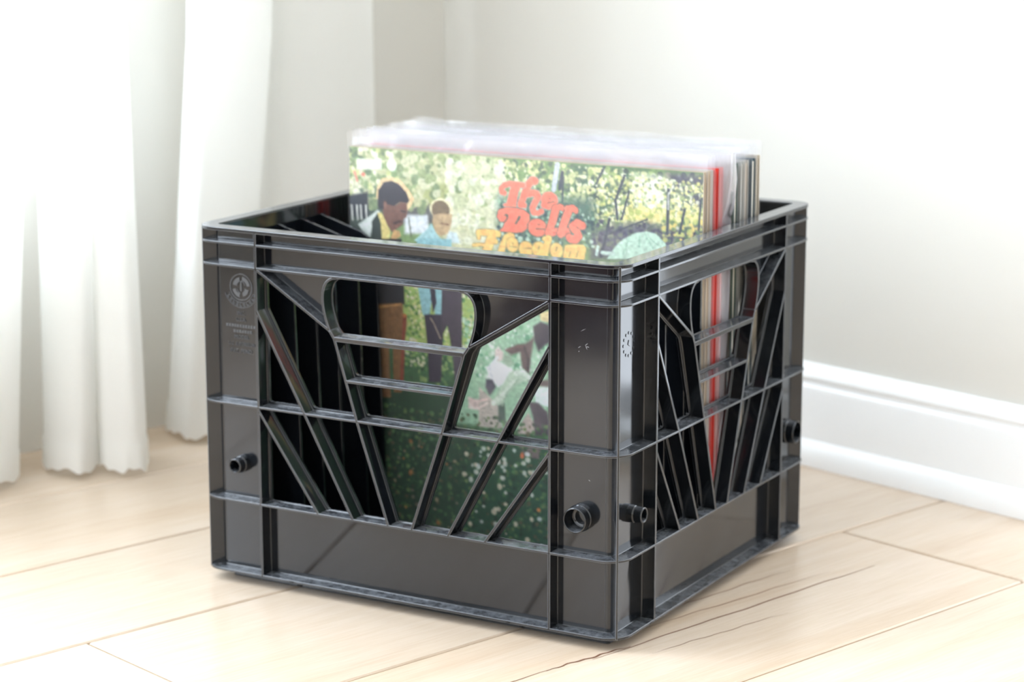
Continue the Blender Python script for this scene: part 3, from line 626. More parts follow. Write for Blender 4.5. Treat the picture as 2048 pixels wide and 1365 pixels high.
# painted shapes of the cover picture: p polygon, c stroke, e ellipse, d scattered dots
OPS = [('p',(120,150,90),4,[(-4.8,-4.3),(307.3,-5.9),(308.9,76.2),(-6.4,89.4)]),('p',(70,85,75),6,[(-5.5,34.5),(31.2,31.8),(30.4,94.0),(-6.6,97.3)]),('p',(60,105,60),8,[(-6.6,97.3),(308.9,76.2),(313.5,306.0),(-10.9,337.5)]),('p',(165,190,95),8,[(44.1,92.8),(132.6,92.4),(132.5,153.8),(43.3,155.6)]),('p',(40,76,46),14,[(-8.3,193.4),(88.3,182.2),(114.8,226.2),(311.4,200.7),(313.5,306.0),(-10.9,337.5)]),('p',(38,88,56),14,[(110.4,218.9),(311.4,200.7),(313.5,306.0),(87.4,322.2)]),('p',(205,205,160),14,[(45.2,0.2),(132.7,0.2),(136.9,69.3),(75.6,82.2),(89.2,35.2),(44.9,19.3)]),('p',(170,175,110),8,[(44.7,36.6),(128.4,6.1),(132.7,24.5),(67.0,52.2)]),('p',(96,96,92),5,[(44.7,42.4),(71.5,40.3),(80.3,55.0),(44.5,57.8)]),('p',(215,222,225),3,[(50.0,50.4),(70.6,48.8),(72.2,63.3),(49.8,65.1)]),('d',21,500,(-0.3,1.2),(136.9,46.7),((190,190,140),(150,165,110),(205,205,165),(120,140,95)),1.2,4.0),('d',22,260,(89.4,4.9),(136.9,69.3),((210,210,170),(190,195,150),(220,222,195)),1.5,4.5),('d',1,90,(-0.3,1.2),(44.7,38.5),((224,218,172),(120,150,95),(240,235,205),(85,110,80),(200,205,130)),1.0,3.4),('p',(225,232,205),2,[(6.9,9.6),(29.7,8.1),(29.6,16.5),(6.8,18.1)]),('e',(225,235,205),(38.7,12.1),(4.26,5.2)),('e',(225,110,85),(12.7,21.2),(1.7,1.6)),('c',(215,130,110),2.08,[(4.9,20.1),(7.1,26.6)]),('p',(35,42,52),3,[(-0.9,38.8),(16.6,34.8),(17.2,56.1),(-1.2,54.4)]),('c',(205,205,195),1.67,[(1.7,46.4),(2.5,57.3)]),('c',(205,205,195),1.67,[(6.3,46.1),(7.1,56.9)]),('c',(205,205,195),1.67,[(10.0,45.8),(10.8,56.6)]),('c',(205,205,195),1.67,[(14.6,45.4),(15.4,56.3)]),('p',(80,110,85),6,[(195.7,1.6),(256.4,1.1),(252.8,30.2),(208.3,41.0),(195.8,27.2)]),('d',2,420,(137.0,1.8),(212.4,40.7),((222,216,150),(235,232,190),(130,150,95),(85,105,85),(196,198,138)),0.8,2.4),('d',3,700,(208.0,2.6),(301.3,44.4),((226,218,152),(240,236,200),(110,135,90),(60,75,72),(208,204,140),(150,170,100)),0.8,2.6),('p',(225,226,196),9,[(244.5,5.5),(270.4,5.5),(268.7,21.8),(276.6,21.2),(282.6,26.2),(264.8,29.3),(248.8,26.9)]),('d',25,160,(241.3,3.9),(282.6,29.8),((236,234,206),(222,220,170),(170,182,130),(240,240,220)),0.6,1.8),('p',(78,80,92),7,[(270.3,2.3),(299.7,2.4),(300.2,26.6),(290.4,23.8),(276.4,11.2)]),('d',4,60,(270.4,3.7),(300.3,33.8),((232,220,130),(225,228,190),(60,70,80)),0.8,2.2),('d',23,700,(214.2,7.6),(301.2,40.9),((236,226,150),(220,215,120),(150,165,105),(240,238,205),(95,112,84)),0.5,1.5),('d',5,260,(238.8,29.5),(301.2,39.1),((226,208,120),(232,222,146),(170,180,90)),0.9,2.2),('p',(92,92,104),9,[(210.4,51.2),(236.9,43.2),(257.0,40.1),(276.9,44.6),(301.2,38.0),(301.6,62.4),(210.6,70.4)]),('d',24,220,(208.3,41.0),(301.6,62.4),((70,70,92),(110,118,96),(62,60,80),(130,135,110),(88,100,88)),0.8,2.4),('d',6,70,(268.9,36.2),(301.4,51.6),((205,205,110),(235,205,100),(95,125,85)),0.8,2.2),('c',(58,66,78),1.67,[(221.0,1.3),(214.6,14.1)]),('c',(58,66,78),2.08,[(237.3,6.7),(230.2,25.4)]),('c',(58,66,78),2.08,[(230.2,25.4),(232.0,39.2)]),('c',(58,66,78),1.67,[(241.4,18.0),(235.2,38.9)]),('c',(58,66,78),2.08,[(272.5,14.3),(272.2,46.8)]),('c',(58,66,78),2.08,[(285.7,27.7),(281.7,45.3)]),('c',(58,66,78),1.67,[(298.1,19.6),(296.6,42.0)]),('c',(58,66,78),2.92,[(186.6,7.7),(184.2,20.0)]),('c',(58,66,78),1.67,[(187.4,11.3),(186.7,29.8)]),('c',(58,66,78),2.5,[(225.5,39.7),(218.8,67.8)]),('c',(58,66,78),1.25,[(256.1,37.2),(224.8,50.7)]),('c',(190,195,205),3.75,[(182.4,2.4),(179.2,21.1)]),('c',(225,225,210),0.92,[(276.4,11.2),(272.6,17.9),(272.7,28.7)]),('p',(84,112,96),12,[(132.7,30.1),(212.3,26.0),(212.5,51.7),(132.6,77.2)]),('d',7,420,(132.7,32.0),(212.6,62.8),((75,110,90),(150,185,150),(50,75,80),(195,220,195)),0.8,2.0),('p',(182,214,190),1,[(223.6,69.3),(230.1,59.8),(237.1,53.3),(246.6,48.2),(256.0,46.1),(263.0,47.4),(270.7,53.7),(273.7,59.3),(273.2,64.9)]),('c',(150,192,165),1.0,[(241.9,52.4),(236.7,64.6)]),('c',(150,192,165),1.0,[(250.1,50.6),(249.6,58.1)]),('c',(150,192,165),1.0,[(258.4,51.0),(264.9,55.8)]),('c',(150,192,165),1.0,[(254.8,49.1),(260.8,58.3)]),('c',(190,215,200),2.5,[(219.9,65.0),(228.9,64.8)]),('c',(190,215,200),2.5,[(216.3,61.0),(215.1,66.5)]),('p',(232,196,140),1,[(24.3,39.3),(25.2,30.1),(29.5,23.3),(37.9,21.4),(46.2,23.4),(53.7,30.0),(58.5,36.7),(56.6,42.0),(52.4,46.9),(51.7,42.4)]),('p',(48,44,52),0.8,[(25.7,44.4),(26.3,32.6),(30.9,26.4),(38.6,24.6),(46.2,27.3),(51.4,32.7),(54.3,38.3),(52.8,41.0),(45.2,40.9),(39.9,44.6),(34.5,43.1),(30.7,47.9),(26.8,46.9)]),('p',(118,78,62),1,[(34.5,43.1),(40.6,43.9),(46.8,40.8),(52.1,41.1),(52.3,48.8),(51.2,52.2),(48.5,53.7),(48.1,57.6),(43.5,61.2),(38.1,64.9),(31.3,55.0),(29.9,48.6),(32.2,43.9)]),('e',(135,92,72),(32.4,43.5),(1.58,2.56)),('c',(40,34,38),1.08,[(46.7,47.3),(50.1,48.0)]),('c',(70,46,44),2.08,[(40.5,57.6),(45.1,55.9)]),('c',(60,40,40),0.83,[(44.7,56.3),(48.1,56.0)]),('p',(215,225,215),1,[(7.3,60.9),(17.5,54.2),(25.3,48.3),(27.6,49.5),(20.5,57.9),(18.8,69.8),(17.3,69.9),(11.1,65.2)]),('p',(42,58,52),1,[(19.8,57.9),(25.2,50.9),(28.2,58.6),(28.8,70.3),(20.3,70.3)]),('p',(225,205,120),0.8,[(25.3,50.3),(29.1,50.0),(36.9,64.4),(35.7,70.4),(28.8,71.0),(28.2,59.2)]),('p',(205,160,95),1,[(37.3,67.6),(40.4,62.8),(45.0,63.1),(46.4,66.9),(41.8,69.9),(37.3,70.2)]),('e',(228,216,170),(82.8,43.3),(10.04,8.43)),('e',(120,100,70),(82.0,44.0),(8.03,7.55)),('p',(190,160,115),1.5,[(75.3,48.3),(83.5,46.4),(92.4,46.4),(91.6,53.5),(88.6,61.5),(81.9,64.6),(76.7,61.1),(74.5,53.6)]),('c',(130,95,70),1.25,[(82.0,54.3),(88.7,54.7)]),('p',(160,204,206),1,[(57.8,69.8),(70.7,59.0),(73.7,54.9),(78.2,62.3),(84.8,68.9)]),('p',(200,218,218),1.5,[(85.6,68.8),(89.4,59.5),(96.0,60.2),(99.0,68.3)]),('c',(95,105,80),1.25,[(53.4,52.0),(55.6,66.1)]),('d',8,240,(49.4,100.1),(65.9,169.0),((215,215,130),(150,190,95),(235,225,190),(80,130,60)),0.7,1.8),('d',9,260,(81.7,101.0),(115.0,171.3),((205,212,130),(150,190,110),(225,225,180),(80,140,80)),0.7,1.8),('d',10,130,(61.5,153.7),(101.6,188.5),((95,140,70),(60,110,55),(140,170,90),(40,80,45)),0.7,2.0),('p',(26,26,32),1,[(17.9,71.6),(47.0,69.2),(48.6,92.4),(49.2,120.4),(23.5,124.5),(20.2,102.8)]),('p',(140,98,50),1.2,[(24.0,122.9),(47.4,119.4),(49.3,151.1),(45.6,191.1),(38.3,192.0),(37.8,156.2),(34.7,152.6),(35.5,196.3),(27.1,197.3),(24.1,153.7)]),('c',(200,140,60),1.67,[(25.4,125.1),(45.1,120.8)]),('c',(150,70,40),3.33,[(49.1,131.4),(45.7,183.1)]),('e',(215,120,40),(49.1,129.4),(1.7,1.6)),('p',(138,192,198),1,[(60.6,67.3),(91.7,65.5),(89.7,102.2),(83.7,125.6),(76.2,126.3),(75.4,104.7),(71.7,127.6),(65.4,127.4),(61.1,104.8)]),('p',(52,44,58),0.6,[(71.5,100.0),(75.9,99.6),(78.0,116.8),(74.4,125.0)]),('p',(52,42,60),1,[(66.7,126.9),(84.2,125.1),(83.1,151.4),(81.1,179.1),(70.8,180.3),(69.6,152.8)]),('p',(70,58,70),1,[(84.5,78.4),(102.2,78.0),(100.7,106.9),(100.5,145.6),(102.5,184.4),(95.0,185.3),(92.0,158.2),(87.7,133.3),(81.4,143.7),(82.6,104.8)]),('c',(190,170,140),0.83,[(72.5,129.0),(76.1,134.5),(81.4,144.5)]),('p',(152,198,160),6,[(99.4,170.8),(116.1,140.0),(164.5,115.9),(175.1,120.5),(175.4,208.2),(94.8,210.6)]),('d',11,200,(101.9,126.1),(174.3,172.2),((120,185,135),(190,220,190),(80,150,110),(160,210,170)),0.8,2.4),('d',31,160,(101.9,126.1),(174.3,172.2),((210,232,214),(225,238,226),(170,212,180)),0.6,1.6),('p',(228,205,140),2,[(167.7,115.6),(185.5,109.1),(185.6,123.2),(168.7,121.2)]),('p',(58,46,58),2.6,[(162.4,126.5),(168.7,122.1),(178.3,124.9),(181.5,135.0),(175.1,137.5),(166.7,145.1),(163.5,136.9)]),('p',(98,76,72),2.6,[(137.8,147.3),(147.5,142.4),(156.0,140.5),(163.5,134.0),(160.3,150.6),(158.7,164.1),(152.8,159.0),(151.2,147.7),(143.2,150.5)]),('p',(222,205,198),2.6,[(129.1,148.2),(132.4,145.0),(136.7,149.3),(136.7,155.1),(132.3,157.5),(129.1,154.0)]),('p',(240,242,244),2.6,[(121.5,162.5),(129.1,156.9),(141.0,158.4),(146.4,163.6),(139.9,172.0),(132.3,176.8),(124.7,171.8)]),('p',(150,180,150),2.6,[(136.7,151.2),(142.1,149.7),(145.3,157.9),(141.0,160.4),(135.6,156.1)]),('p',(62,58,80),2.6,[(121.4,172.2),(126.9,171.6),(130.1,177.0),(124.7,184.5),(120.9,178.1)]),('p',(186,212,184),2.6,[(142.1,164.1),(149.6,160.3),(158.2,164.2),(158.2,169.0),(147.5,173.1),(137.7,183.9),(134.5,194.9),(123.6,193.3),(130.1,183.8)]),('p',(225,200,190),1.5,[(105.4,188.7),(115.9,188.4),(124.7,186.4),(126.8,191.0),(115.9,196.7),(106.0,196.4)]),('p',(188,178,165),2,[(115.4,178.7),(124.7,185.4),(132.3,192.3),(135.5,209.4),(114.7,210.1)]),('p',(50,86,70),2,[(132.3,191.3),(137.7,188.7),(138.8,205.1),(132.3,204.0)]),('p',(215,235,225),1.5,[(163.6,174.1),(185.8,169.6),(185.9,189.6),(164.7,185.5)]),('p',(92,72,66),2.6,[(158.2,169.0),(175.3,166.1),(183.7,167.9),(175.3,171.8),(159.3,172.7)]),('p',(70,56,68),2.6,[(158.2,185.3),(166.8,185.2),(174.3,191.1),(178.6,209.8),(163.7,210.7),(162.6,197.3)]),('p',(190,172,160),1.5,[(149.7,205.7),(158.3,194.0),(163.6,202.0),(163.7,210.7),(149.7,211.5)]),('p',(120,105,100),2,[(149.9,220.8),(169.3,220.3),(167.2,229.1),(154.2,228.9)]),('c',(214,232,212),3.75,[(147.5,164.4),(153.9,162.7),(158.2,166.1)]),('c',(206,226,204),4.17,[(145.3,171.4),(136.7,183.0),(127.9,189.9)]),('c',(150,182,152),1.25,[(149.6,169.0),(139.9,180.7),(135.6,190.9)]),('c',(228,232,236),2.5,[(131.3,153.7),(124.7,162.2),(125.8,169.8)]),('c',(236,205,196),1.67,[(106.0,188.6),(113.7,190.1),(122.5,187.6)]),('c',(236,210,200),1.67,[(106.5,195.9),(114.8,195.9),(122.5,190.6)]),('c',(120,92,86),2.08,[(139.9,147.0),(149.6,143.1),(156.0,142.4)]),('c',(70,52,54),2.5,[(155.0,143.5),(158.2,152.7),(157.7,160.4)]),('d',12,1500,(-3.7,200.9),(184.7,307.0),((62,104,58),(30,60,38),(84,128,72),(104,134,70),(44,84,50),(96,92,60)),0.6,1.9),('d',13,60,(101.4,224.0),(180.4,295.8),((238,238,222),(240,222,190),(230,238,230)),0.9,2.3),('d',14,26,(28.6,229.3),(119.0,297.2),((130,120,95),(170,150,110),(190,120,50)),0.8,1.8),('e',(230,120,60),(152.9,228.3),(1.7,2.4)),('e',(215,130,50),(167.3,269.4),(1.7,1.6)),('c',(150,172,160),6.6,[(160.7,15.6),(157.0,20.5),(153.3,30.0),(151.8,34.2)]),('e',(150,172,160),(162.3,15.7),(4.62,3.87)),('p',(150,172,160),0.6,[(149.1,36.6),(150.2,33.5),(155.2,32.6),(157.0,33.8),(156.1,36.9)]),('c',(150,172,160),0.98,[(149.1,36.6),(150.2,33.5),(155.2,32.6),(157.0,33.8),(156.1,36.9),(149.1,36.6)]),('c',(150,172,160),6.11,[(157.3,25.9),(162.0,24.7),(165.1,25.3),(166.3,27.4),(163.5,32.0),(161.4,36.5),(162.6,39.4)]),('c',(150,172,160),5.01,[(162.6,39.7),(166.3,39.8),(168.5,38.7)]),('e',(150,172,160),(169.1,38.1),(2.87,2.7)),('c',(250,116,84),5.62,[(160.7,15.6),(157.0,20.5),(153.3,30.0),(151.8,34.2)]),('e',(250,116,84),(162.3,15.7),(4.12,3.4)),('p',(250,116,84),0.6,[(149.1,36.6),(150.2,33.5),(155.2,32.6),(157.0,33.8),(156.1,36.9)]),('c',(250,116,84),5.13,[(157.3,25.9),(162.0,24.7),(165.1,25.3),(166.3,27.4),(163.5,32.0),(161.4,36.5),(162.6,39.4)]),('c',(250,116,84),4.03,[(162.6,39.7),(166.3,39.8),(168.5,38.7)]),('e',(250,116,84),(169.1,38.1),(2.37,2.23)),('p',(150,172,160),0.6,[(142.1,19.1),(154.5,18.6),(154.0,20.7),(150.8,21.4),(149.1,27.6),(147.6,35.4),(148.3,36.7),(137.1,36.8),(136.2,35.4),(139.6,34.3),(141.3,28.2),(142.8,22.6)]),('c',(150,172,160),0.98,[(142.1,19.1),(154.5,18.6),(154.0,20.7),(150.8,21.4),(149.1,27.6),(147.6,35.4),(148.3,36.7),(137.1,36.8),(136.2,35.4),(139.6,34.3),(141.3,28.2),(142.8,22.6),(142.1,19.1)]),('c',(150,172,160),5.01,[(137.1,21.1),(142.1,19.4),(153.6,19.7)]),('c',(150,172,160),5.01,[(137.1,21.1),(135.0,23.7),(135.3,26.0),(137.7,26.7)]),('p',(250,116,84),0.6,[(142.1,19.1),(154.5,18.6),(154.0,20.7),(150.8,21.4),(149.1,27.6),(147.6,35.4),(148.3,36.7),(137.1,36.8),(136.2,35.4),(139.6,34.3),(141.3,28.2),(142.8,22.6)]),('c',(250,116,84),4.03,[(137.1,21.1),(142.1,19.4),(153.6,19.7)]),('c',(250,116,84),4.03,[(137.1,21.1),(135.0,23.7),(135.3,26.0),(137.7,26.7)]),('e',(150,172,160),(175.8,29.5),(7.42,6.98)),('c',(150,172,160),4.52,[(170.3,33.6),(174.9,34.5),(179.2,32.1)]),('e',(250,116,84),(175.8,29.5),(6.99,6.57)),('c',(250,116,84),3.66,[(170.3,33.6),(174.9,34.5),(179.2,32.1)]),('c',(62,96,84),0.61,[(175.4,27.9),(176.6,28.2)]),('c',(62,96,84),0.67,[(174.0,31.6),(180.1,30.0)]),('p',(62,96,84),0.6,[(133.9,39.7),(138.3,37.7),(147.1,37.2),(154.6,38.2),(158.8,41.6),(159.4,46.5),(157.1,52.2),(152.7,55.4),(145.9,56.4),(133.2,56.0),(136.1,52.8),(139.0,47.0),(140.2,42.5),(138.3,43.2)]),('c',(62,96,84),1.1,[(133.9,39.7),(138.3,37.7),(147.1,37.2),(154.6,38.2),(158.8,41.6),(159.4,46.5),(157.1,52.2),(152.7,55.4),(145.9,56.4),(133.2,56.0),(136.1,52.8),(139.0,47.0),(140.2,42.5),(138.3,43.2),(133.9,39.7)]),('c',(62,96,84),5.86,[(139.6,39.9),(134.6,41.6),(133.7,44.8),(135.2,46.7),(137.5,45.9)]),('p',(250,116,84),0.6,[(133.9,39.7),(138.3,37.7),(147.1,37.2),(154.6,38.2),(158.8,41.6),(159.4,46.5),(157.1,52.2),(152.7,55.4),(145.9,56.4),(133.2,56.0),(136.1,52.8),(139.0,47.0),(140.2,42.5),(138.3,43.2)]),('c',(250,116,84),4.76,[(139.6,39.9),(134.6,41.6),(133.7,44.8),(135.2,46.7),(137.5,45.9)]),('c',(62,96,84),1.1,[(138.6,43.1),(140.5,43.3),(140.1,45.7),(138.3,48.4)]),('c',(62,96,84),1.59,[(150.5,43.6),(149.2,46.5),(147.4,49.2)]),('e',(62,96,84),(165.8,50.8),(8.79,7.33)),('e',(250,116,84),(165.8,50.8),(8.23,6.8)),('c',(62,96,84),0.61,[(165.7,48.5),(167.4,48.6)]),('c',(62,96,84),0.73,[(164.8,51.5),(172.5,51.4)]),('c',(62,96,84),7.33,[(181.1,35.5),(178.1,45.6),(175.3,54.0)]),('c',(62,96,84),5.74,[(176.3,54.5),(179.3,53.6),(181.8,52.1)]),('c',(62,96,84),5.25,[(180.8,35.0),(184.7,33.5),(187.2,34.5)]),('c',(250,116,84),6.35,[(181.1,35.5),(178.1,45.6),(175.3,54.0)]),('c',(250,116,84),4.76,[(176.3,54.5),(179.3,53.6),(181.8,52.1)]),('c',(250,116,84),4.27,[(180.8,35.0),(184.7,33.5),(187.2,34.5)]),('c',(62,96,84),7.33,[(192.2,35.2),(188.2,45.3),(185.3,53.7)]),('c',(62,96,84),5.37,[(190.2,34.6),(195.1,33.5),(197.6,35.1)]),('e',(62,96,84),(197.8,35.6),(2.49,2.7)),('c',(62,96,84),5.74,[(185.8,53.9),(189.4,52.8),(191.8,51.3)]),('c',(250,116,84),6.35,[(192.2,35.2),(188.2,45.3),(185.3,53.7)]),('c',(250,116,84),4.4,[(190.2,34.6),(195.1,33.5),(197.6,35.1)]),('e',(250,116,84),(197.8,35.6),(2.0,2.23)),('c',(250,116,84),4.76,[(185.8,53.9),(189.4,52.8),(191.8,51.3)]),('c',(62,96,84),7.08,[(202.4,45.8),(198.8,44.7),(195.2,47.5),(198.8,51.2),(200.4,54.4),(197.1,57.3),(193.4,56.6)]),('e',(62,96,84),(202.9,46.2),(3.87,3.63)),('e',(62,96,84),(192.3,55.8),(3.49,3.28)),('c',(250,116,84),6.11,[(202.4,45.8),(198.8,44.7),(195.2,47.5),(198.8,51.2),(200.4,54.4),(197.1,57.3),(193.4,56.6)]),('e',(250,116,84),(202.9,46.2),(3.37,3.17)),('e',(250,116,84),(192.3,55.8),(2.99,2.81)),('c',(62,96,84),0.55,[(198.7,47.7),(200.0,48.7)]),('c',(62,96,84),0.55,[(192.5,50.7),(194.7,51.8)]),('c',(120,118,80),5.62,[(115.2,58.6),(124.4,57.7),(132.3,58.3)]),('c',(120,118,80),8.18,[(127.3,59.0),(123.5,68.8),(121.2,76.8)]),('c',(120,118,80),3.54,[(111.1,68.6),(116.2,67.6),(120.3,67.6)]),('c',(120,118,80),4.4,[(115.0,58.6),(115.5,62.5)]),('c',(120,118,80),4.4,[(125.7,64.1),(130.4,64.3)]),('c',(252,192,96),4.89,[(115.2,58.6),(124.4,57.7),(132.3,58.3)]),('c',(252,192,96),7.45,[(127.3,59.0),(123.5,68.8),(121.2,76.8)]),('c',(252,192,96),2.81,[(111.1,68.6),(116.2,67.6),(120.3,67.6)]),('c',(252,192,96),3.66,[(115.0,58.6),(115.5,62.5)]),('c',(252,192,96),3.66,[(125.7,64.1),(130.4,64.3)]),('c',(120,118,80),6.11,[(139.3,60.5),(135.5,68.9),(133.9,75.1)]),('c',(120,118,80),4.52,[(138.3,61.0),(142.1,58.2),(144.6,59.0)]),('c',(252,192,96),5.37,[(139.3,60.5),(135.5,68.9),(133.9,75.1)]),('c',(252,192,96),3.79,[(138.3,61.0),(142.1,58.2),(144.6,59.0)]),('e',(120,118,80),(144.5,65.4),(5.61,5.98)),('e',(252,192,96),(144.5,65.4),(5.24,5.63)),('c',(120,118,80),0.61,[(142.4,66.6),(148.4,66.8)]),('c',(120,118,80),0.55,[(143.8,64.5),(145.0,64.6)]),('e',(120,118,80),(156.0,67.8),(6.49,6.21)),('e',(252,192,96),(156.0,67.8),(6.11,5.86)),('c',(120,118,80),0.61,[(153.7,67.4),(160.5,66.9)]),('e',(120,118,80),(167.2,67.4),(6.24,6.45)),('c',(120,118,80),6.11,[(175.2,58.5),(173.1,65.6),(171.4,72.9)]),('c',(120,118,80),3.66,[(171.3,58.8),(175.5,58.1)]),('e',(252,192,96),(167.2,67.4),(5.86,6.1)),('c',(252,192,96),5.37,[(175.2,58.5),(173.1,65.6),(171.4,72.9)]),('c',(252,192,96),2.93,[(171.3,58.8),(175.5,58.1)]),('c',(120,118,80),0.92,[(167.2,65.1),(166.4,66.7)]),('e',(120,118,80),(181.8,66.8),(5.86,6.21)),('e',(252,192,96),(181.8,66.8),(5.49,5.86)),('c',(120,118,80),0.92,[(182.2,64.4),(181.2,66.6)]),('p',(120,118,80),0.6,[(187.5,72.1),(188.7,62.2),(194.0,60.9),(203.8,60.3),(206.5,62.8),(204.6,72.8),(187.4,74.3)]),('c',(120,118,80),0.73,[(187.5,72.1),(188.7,62.2),(194.0,60.9),(203.8,60.3),(206.5,62.8),(204.6,72.8),(187.4,74.3),(187.5,72.1)]),('p',(252,192,96),0.6,[(187.5,72.1),(188.7,62.2),(194.0,60.9),(203.8,60.3),(206.5,62.8),(204.6,72.8),(187.4,74.3)]),('c',(120,118,80),0.61,[(193.8,66.1),(192.4,70.0)]),('c',(120,118,80),0.61,[(199.9,65.5),(198.5,70.0)])]

# ------------------------------------------------------------------ records
CZ = 0.0036                         # top of the crate floor (crate units)
def paint_cover(N=760):
    """the printed picture of the front cover, painted in cover millimetres (0..300)"""
    ss = N / 300.0
    img = np.zeros((N, N, 3)); img[:] = (70, 100, 60)
    yy, xx = np.mgrid[0:N, 0:N]; X = (xx + .5) / ss; Y = (yy + .5) / ss
    def put(mask_fn, x0, y0, x1, y1, col):
        i0, i1 = max(int(y0 * ss), 0), min(int(y1 * ss) + 2, N); j0, j1 = max(int(x0 * ss), 0), min(int(x1 * ss) + 2, N)
        if i1 <= i0 or j1 <= j0: return
        a = mask_fn(X[i0:i1, j0:j1], Y[i0:i1, j0:j1])[..., None]
        img[i0:i1, j0:j1] = img[i0:i1, j0:j1] * (1 - a) + np.array(col) * a
    def seg(px, py, a, b):
        dx, dy = b[0] - a[0], b[1] - a[1]; l = dx * dx + dy * dy + 1e-9
        t = np.clip(((px - a[0]) * dx + (py - a[1]) * dy) / l, 0, 1)
        return np.hypot(px - a[0] - t * dx, py - a[1] - t * dy)
    def sstep(d, w): return np.clip(0.5 - d / w, 0, 1)
    r = np.random.RandomState(3)
    for op in OPS:
        if op[0] == 'p':
            _, col, soft, P = op; w = max(soft * 0.8, 0.5)
            def fm(px, py):
                ins = np.zeros(px.shape, bool); dist = np.full(px.shape, 1e9)
                for i in range(len(P)):
                    a, b = P[i - 1], P[i]
                    dist = np.minimum(dist, seg(px, py, a, b))
                    c = ((a[1] > py) != (b[1] > py))
                    ins ^= c & (px < (b[0] - a[0]) * (py - a[1]) / (b[1] - a[1] + 1e-12) + a[0])
                return sstep(np.where(ins, -dist, dist), w)
            xs, ys = [p[0] for p in P], [p[1] for p in P]
            put(fm, min(xs) - w, min(ys) - w, max(xs) + w, max(ys) + w, col)
        elif op[0] == 'c':
            _, col, wd, P = op; h = wd / 2
            def fm(px, py):
                d = np.full(px.shape, 1e9)
                for i in range(1, len(P)): d = np.minimum(d, seg(px, py, P[i - 1], P[i]))
                return sstep(d - h, 0.6)
            xs, ys = [p[0] for p in P], [p[1] for p in P]
            put(fm, min(xs) - h - 1, min(ys) - h - 1, max(xs) + h + 1, max(ys) + h + 1, col)
        elif op[0] == 'e':
            _, col, c, rr = op
            put(lambda px, py: sstep((np.hypot((px - c[0]) / rr[0], (py - c[1]) / rr[1]) - 1) * min(rr), 0.8), c[0] - rr[0] - 1, c[1] - rr[1] - 1, c[0] + rr[0] + 1, c[1] + rr[1] + 1, col)
        elif op[0] == 'd':
            _, seed, n, a, b, pal, r0, r1 = op; q = np.random.RandomState(seed)
            for k in range(n):
                cx, cy = q.uniform(a[0], b[0]), q.uniform(a[1], b[1]); rx = q.uniform(r0, r1); ry = rx * q.uniform(.7, 1.2); col = pal[q.randint(len(pal))]
                put(lambda px, py: 0.85 * sstep((np.hypot((px - cx) / rx, (py - cy) / ry) - 1) * rx, 0.9), cx - rx - 1, cy - ry - 1, cx + rx + 1, cy + ry + 1, col)
    # fine print grain
    g = r.normal(0, 1, (N // 4 + 1, N // 4 + 1)); g = np.kron(g, np.ones((4, 4)))[:N, :N]
    g = (g + np.roll(g, 2, 0) + np.roll(g, 2, 1) + np.roll(g, (1, 3), (0, 1))) / 3
    img = np.clip(img * (1 + 0.045 * g[..., None]), 0, 255) / 255.0
    lin = np.where(img <= 0.04045, img / 12.92, ((img + 0.055) / 1.055) ** 2.4)
    grey = lin.mean(-1, keepdims=True); lin = grey + (lin - grey) * 0.88      # slightly faded print
    return np.minimum(lin * 1.15, 0.9)

m_print = mat('printed_cover', (0.5, 0.5, 0.5), 0.45)
at = nd(m_print, 'ShaderNodeVertexColor'); at.layer_name = 'print'
pg = nd(m_print, 'ShaderNodeMixRGB', blend_type='MULTIPLY'); pg.inputs['Fac'].default_value = 1.0; pg.inputs[2].default_value = (0.92, 0.92, 0.92, 1)
ln(m_print, at.outputs['Color'], pg.inputs[1]); ln(m_print, pg.outputs[0], bsdf(m_print).inputs['Base Color'])

def card_mat(name, col, rough=0.5):
    m = mat(name, col, rough)
    tc = nd(m, 'ShaderNodeTexCoord'); n = nd(m, 'ShaderNodeTexNoise'); n.inputs['Scale'].default_value = 60; n.inputs['Detail'].default_value = 4
    mpp = nd(m, 'ShaderNodeMapping'); mpp.inputs['Scale'].default_value = (1, 1, 0.12)
    r = ramp(m, [(0.3, tuple(c * 0.72 for c in col)), (0.7, tuple(min(c * 1.12, 1) for c in col))])
    ln(m, tc.outputs['Object'], mpp.inputs['Vector']); ln(m, mpp.outputs[0], n.inputs['Vector']); ln(m, n.outputs['Fac'], r.inputs['Fac']); ln(m, r.outputs['Color'], bsdf(m).inputs['Base Color'])
    return m
m_paper = card_mat('inner_paper', (0.80, 0.76, 0.66), 0.7)

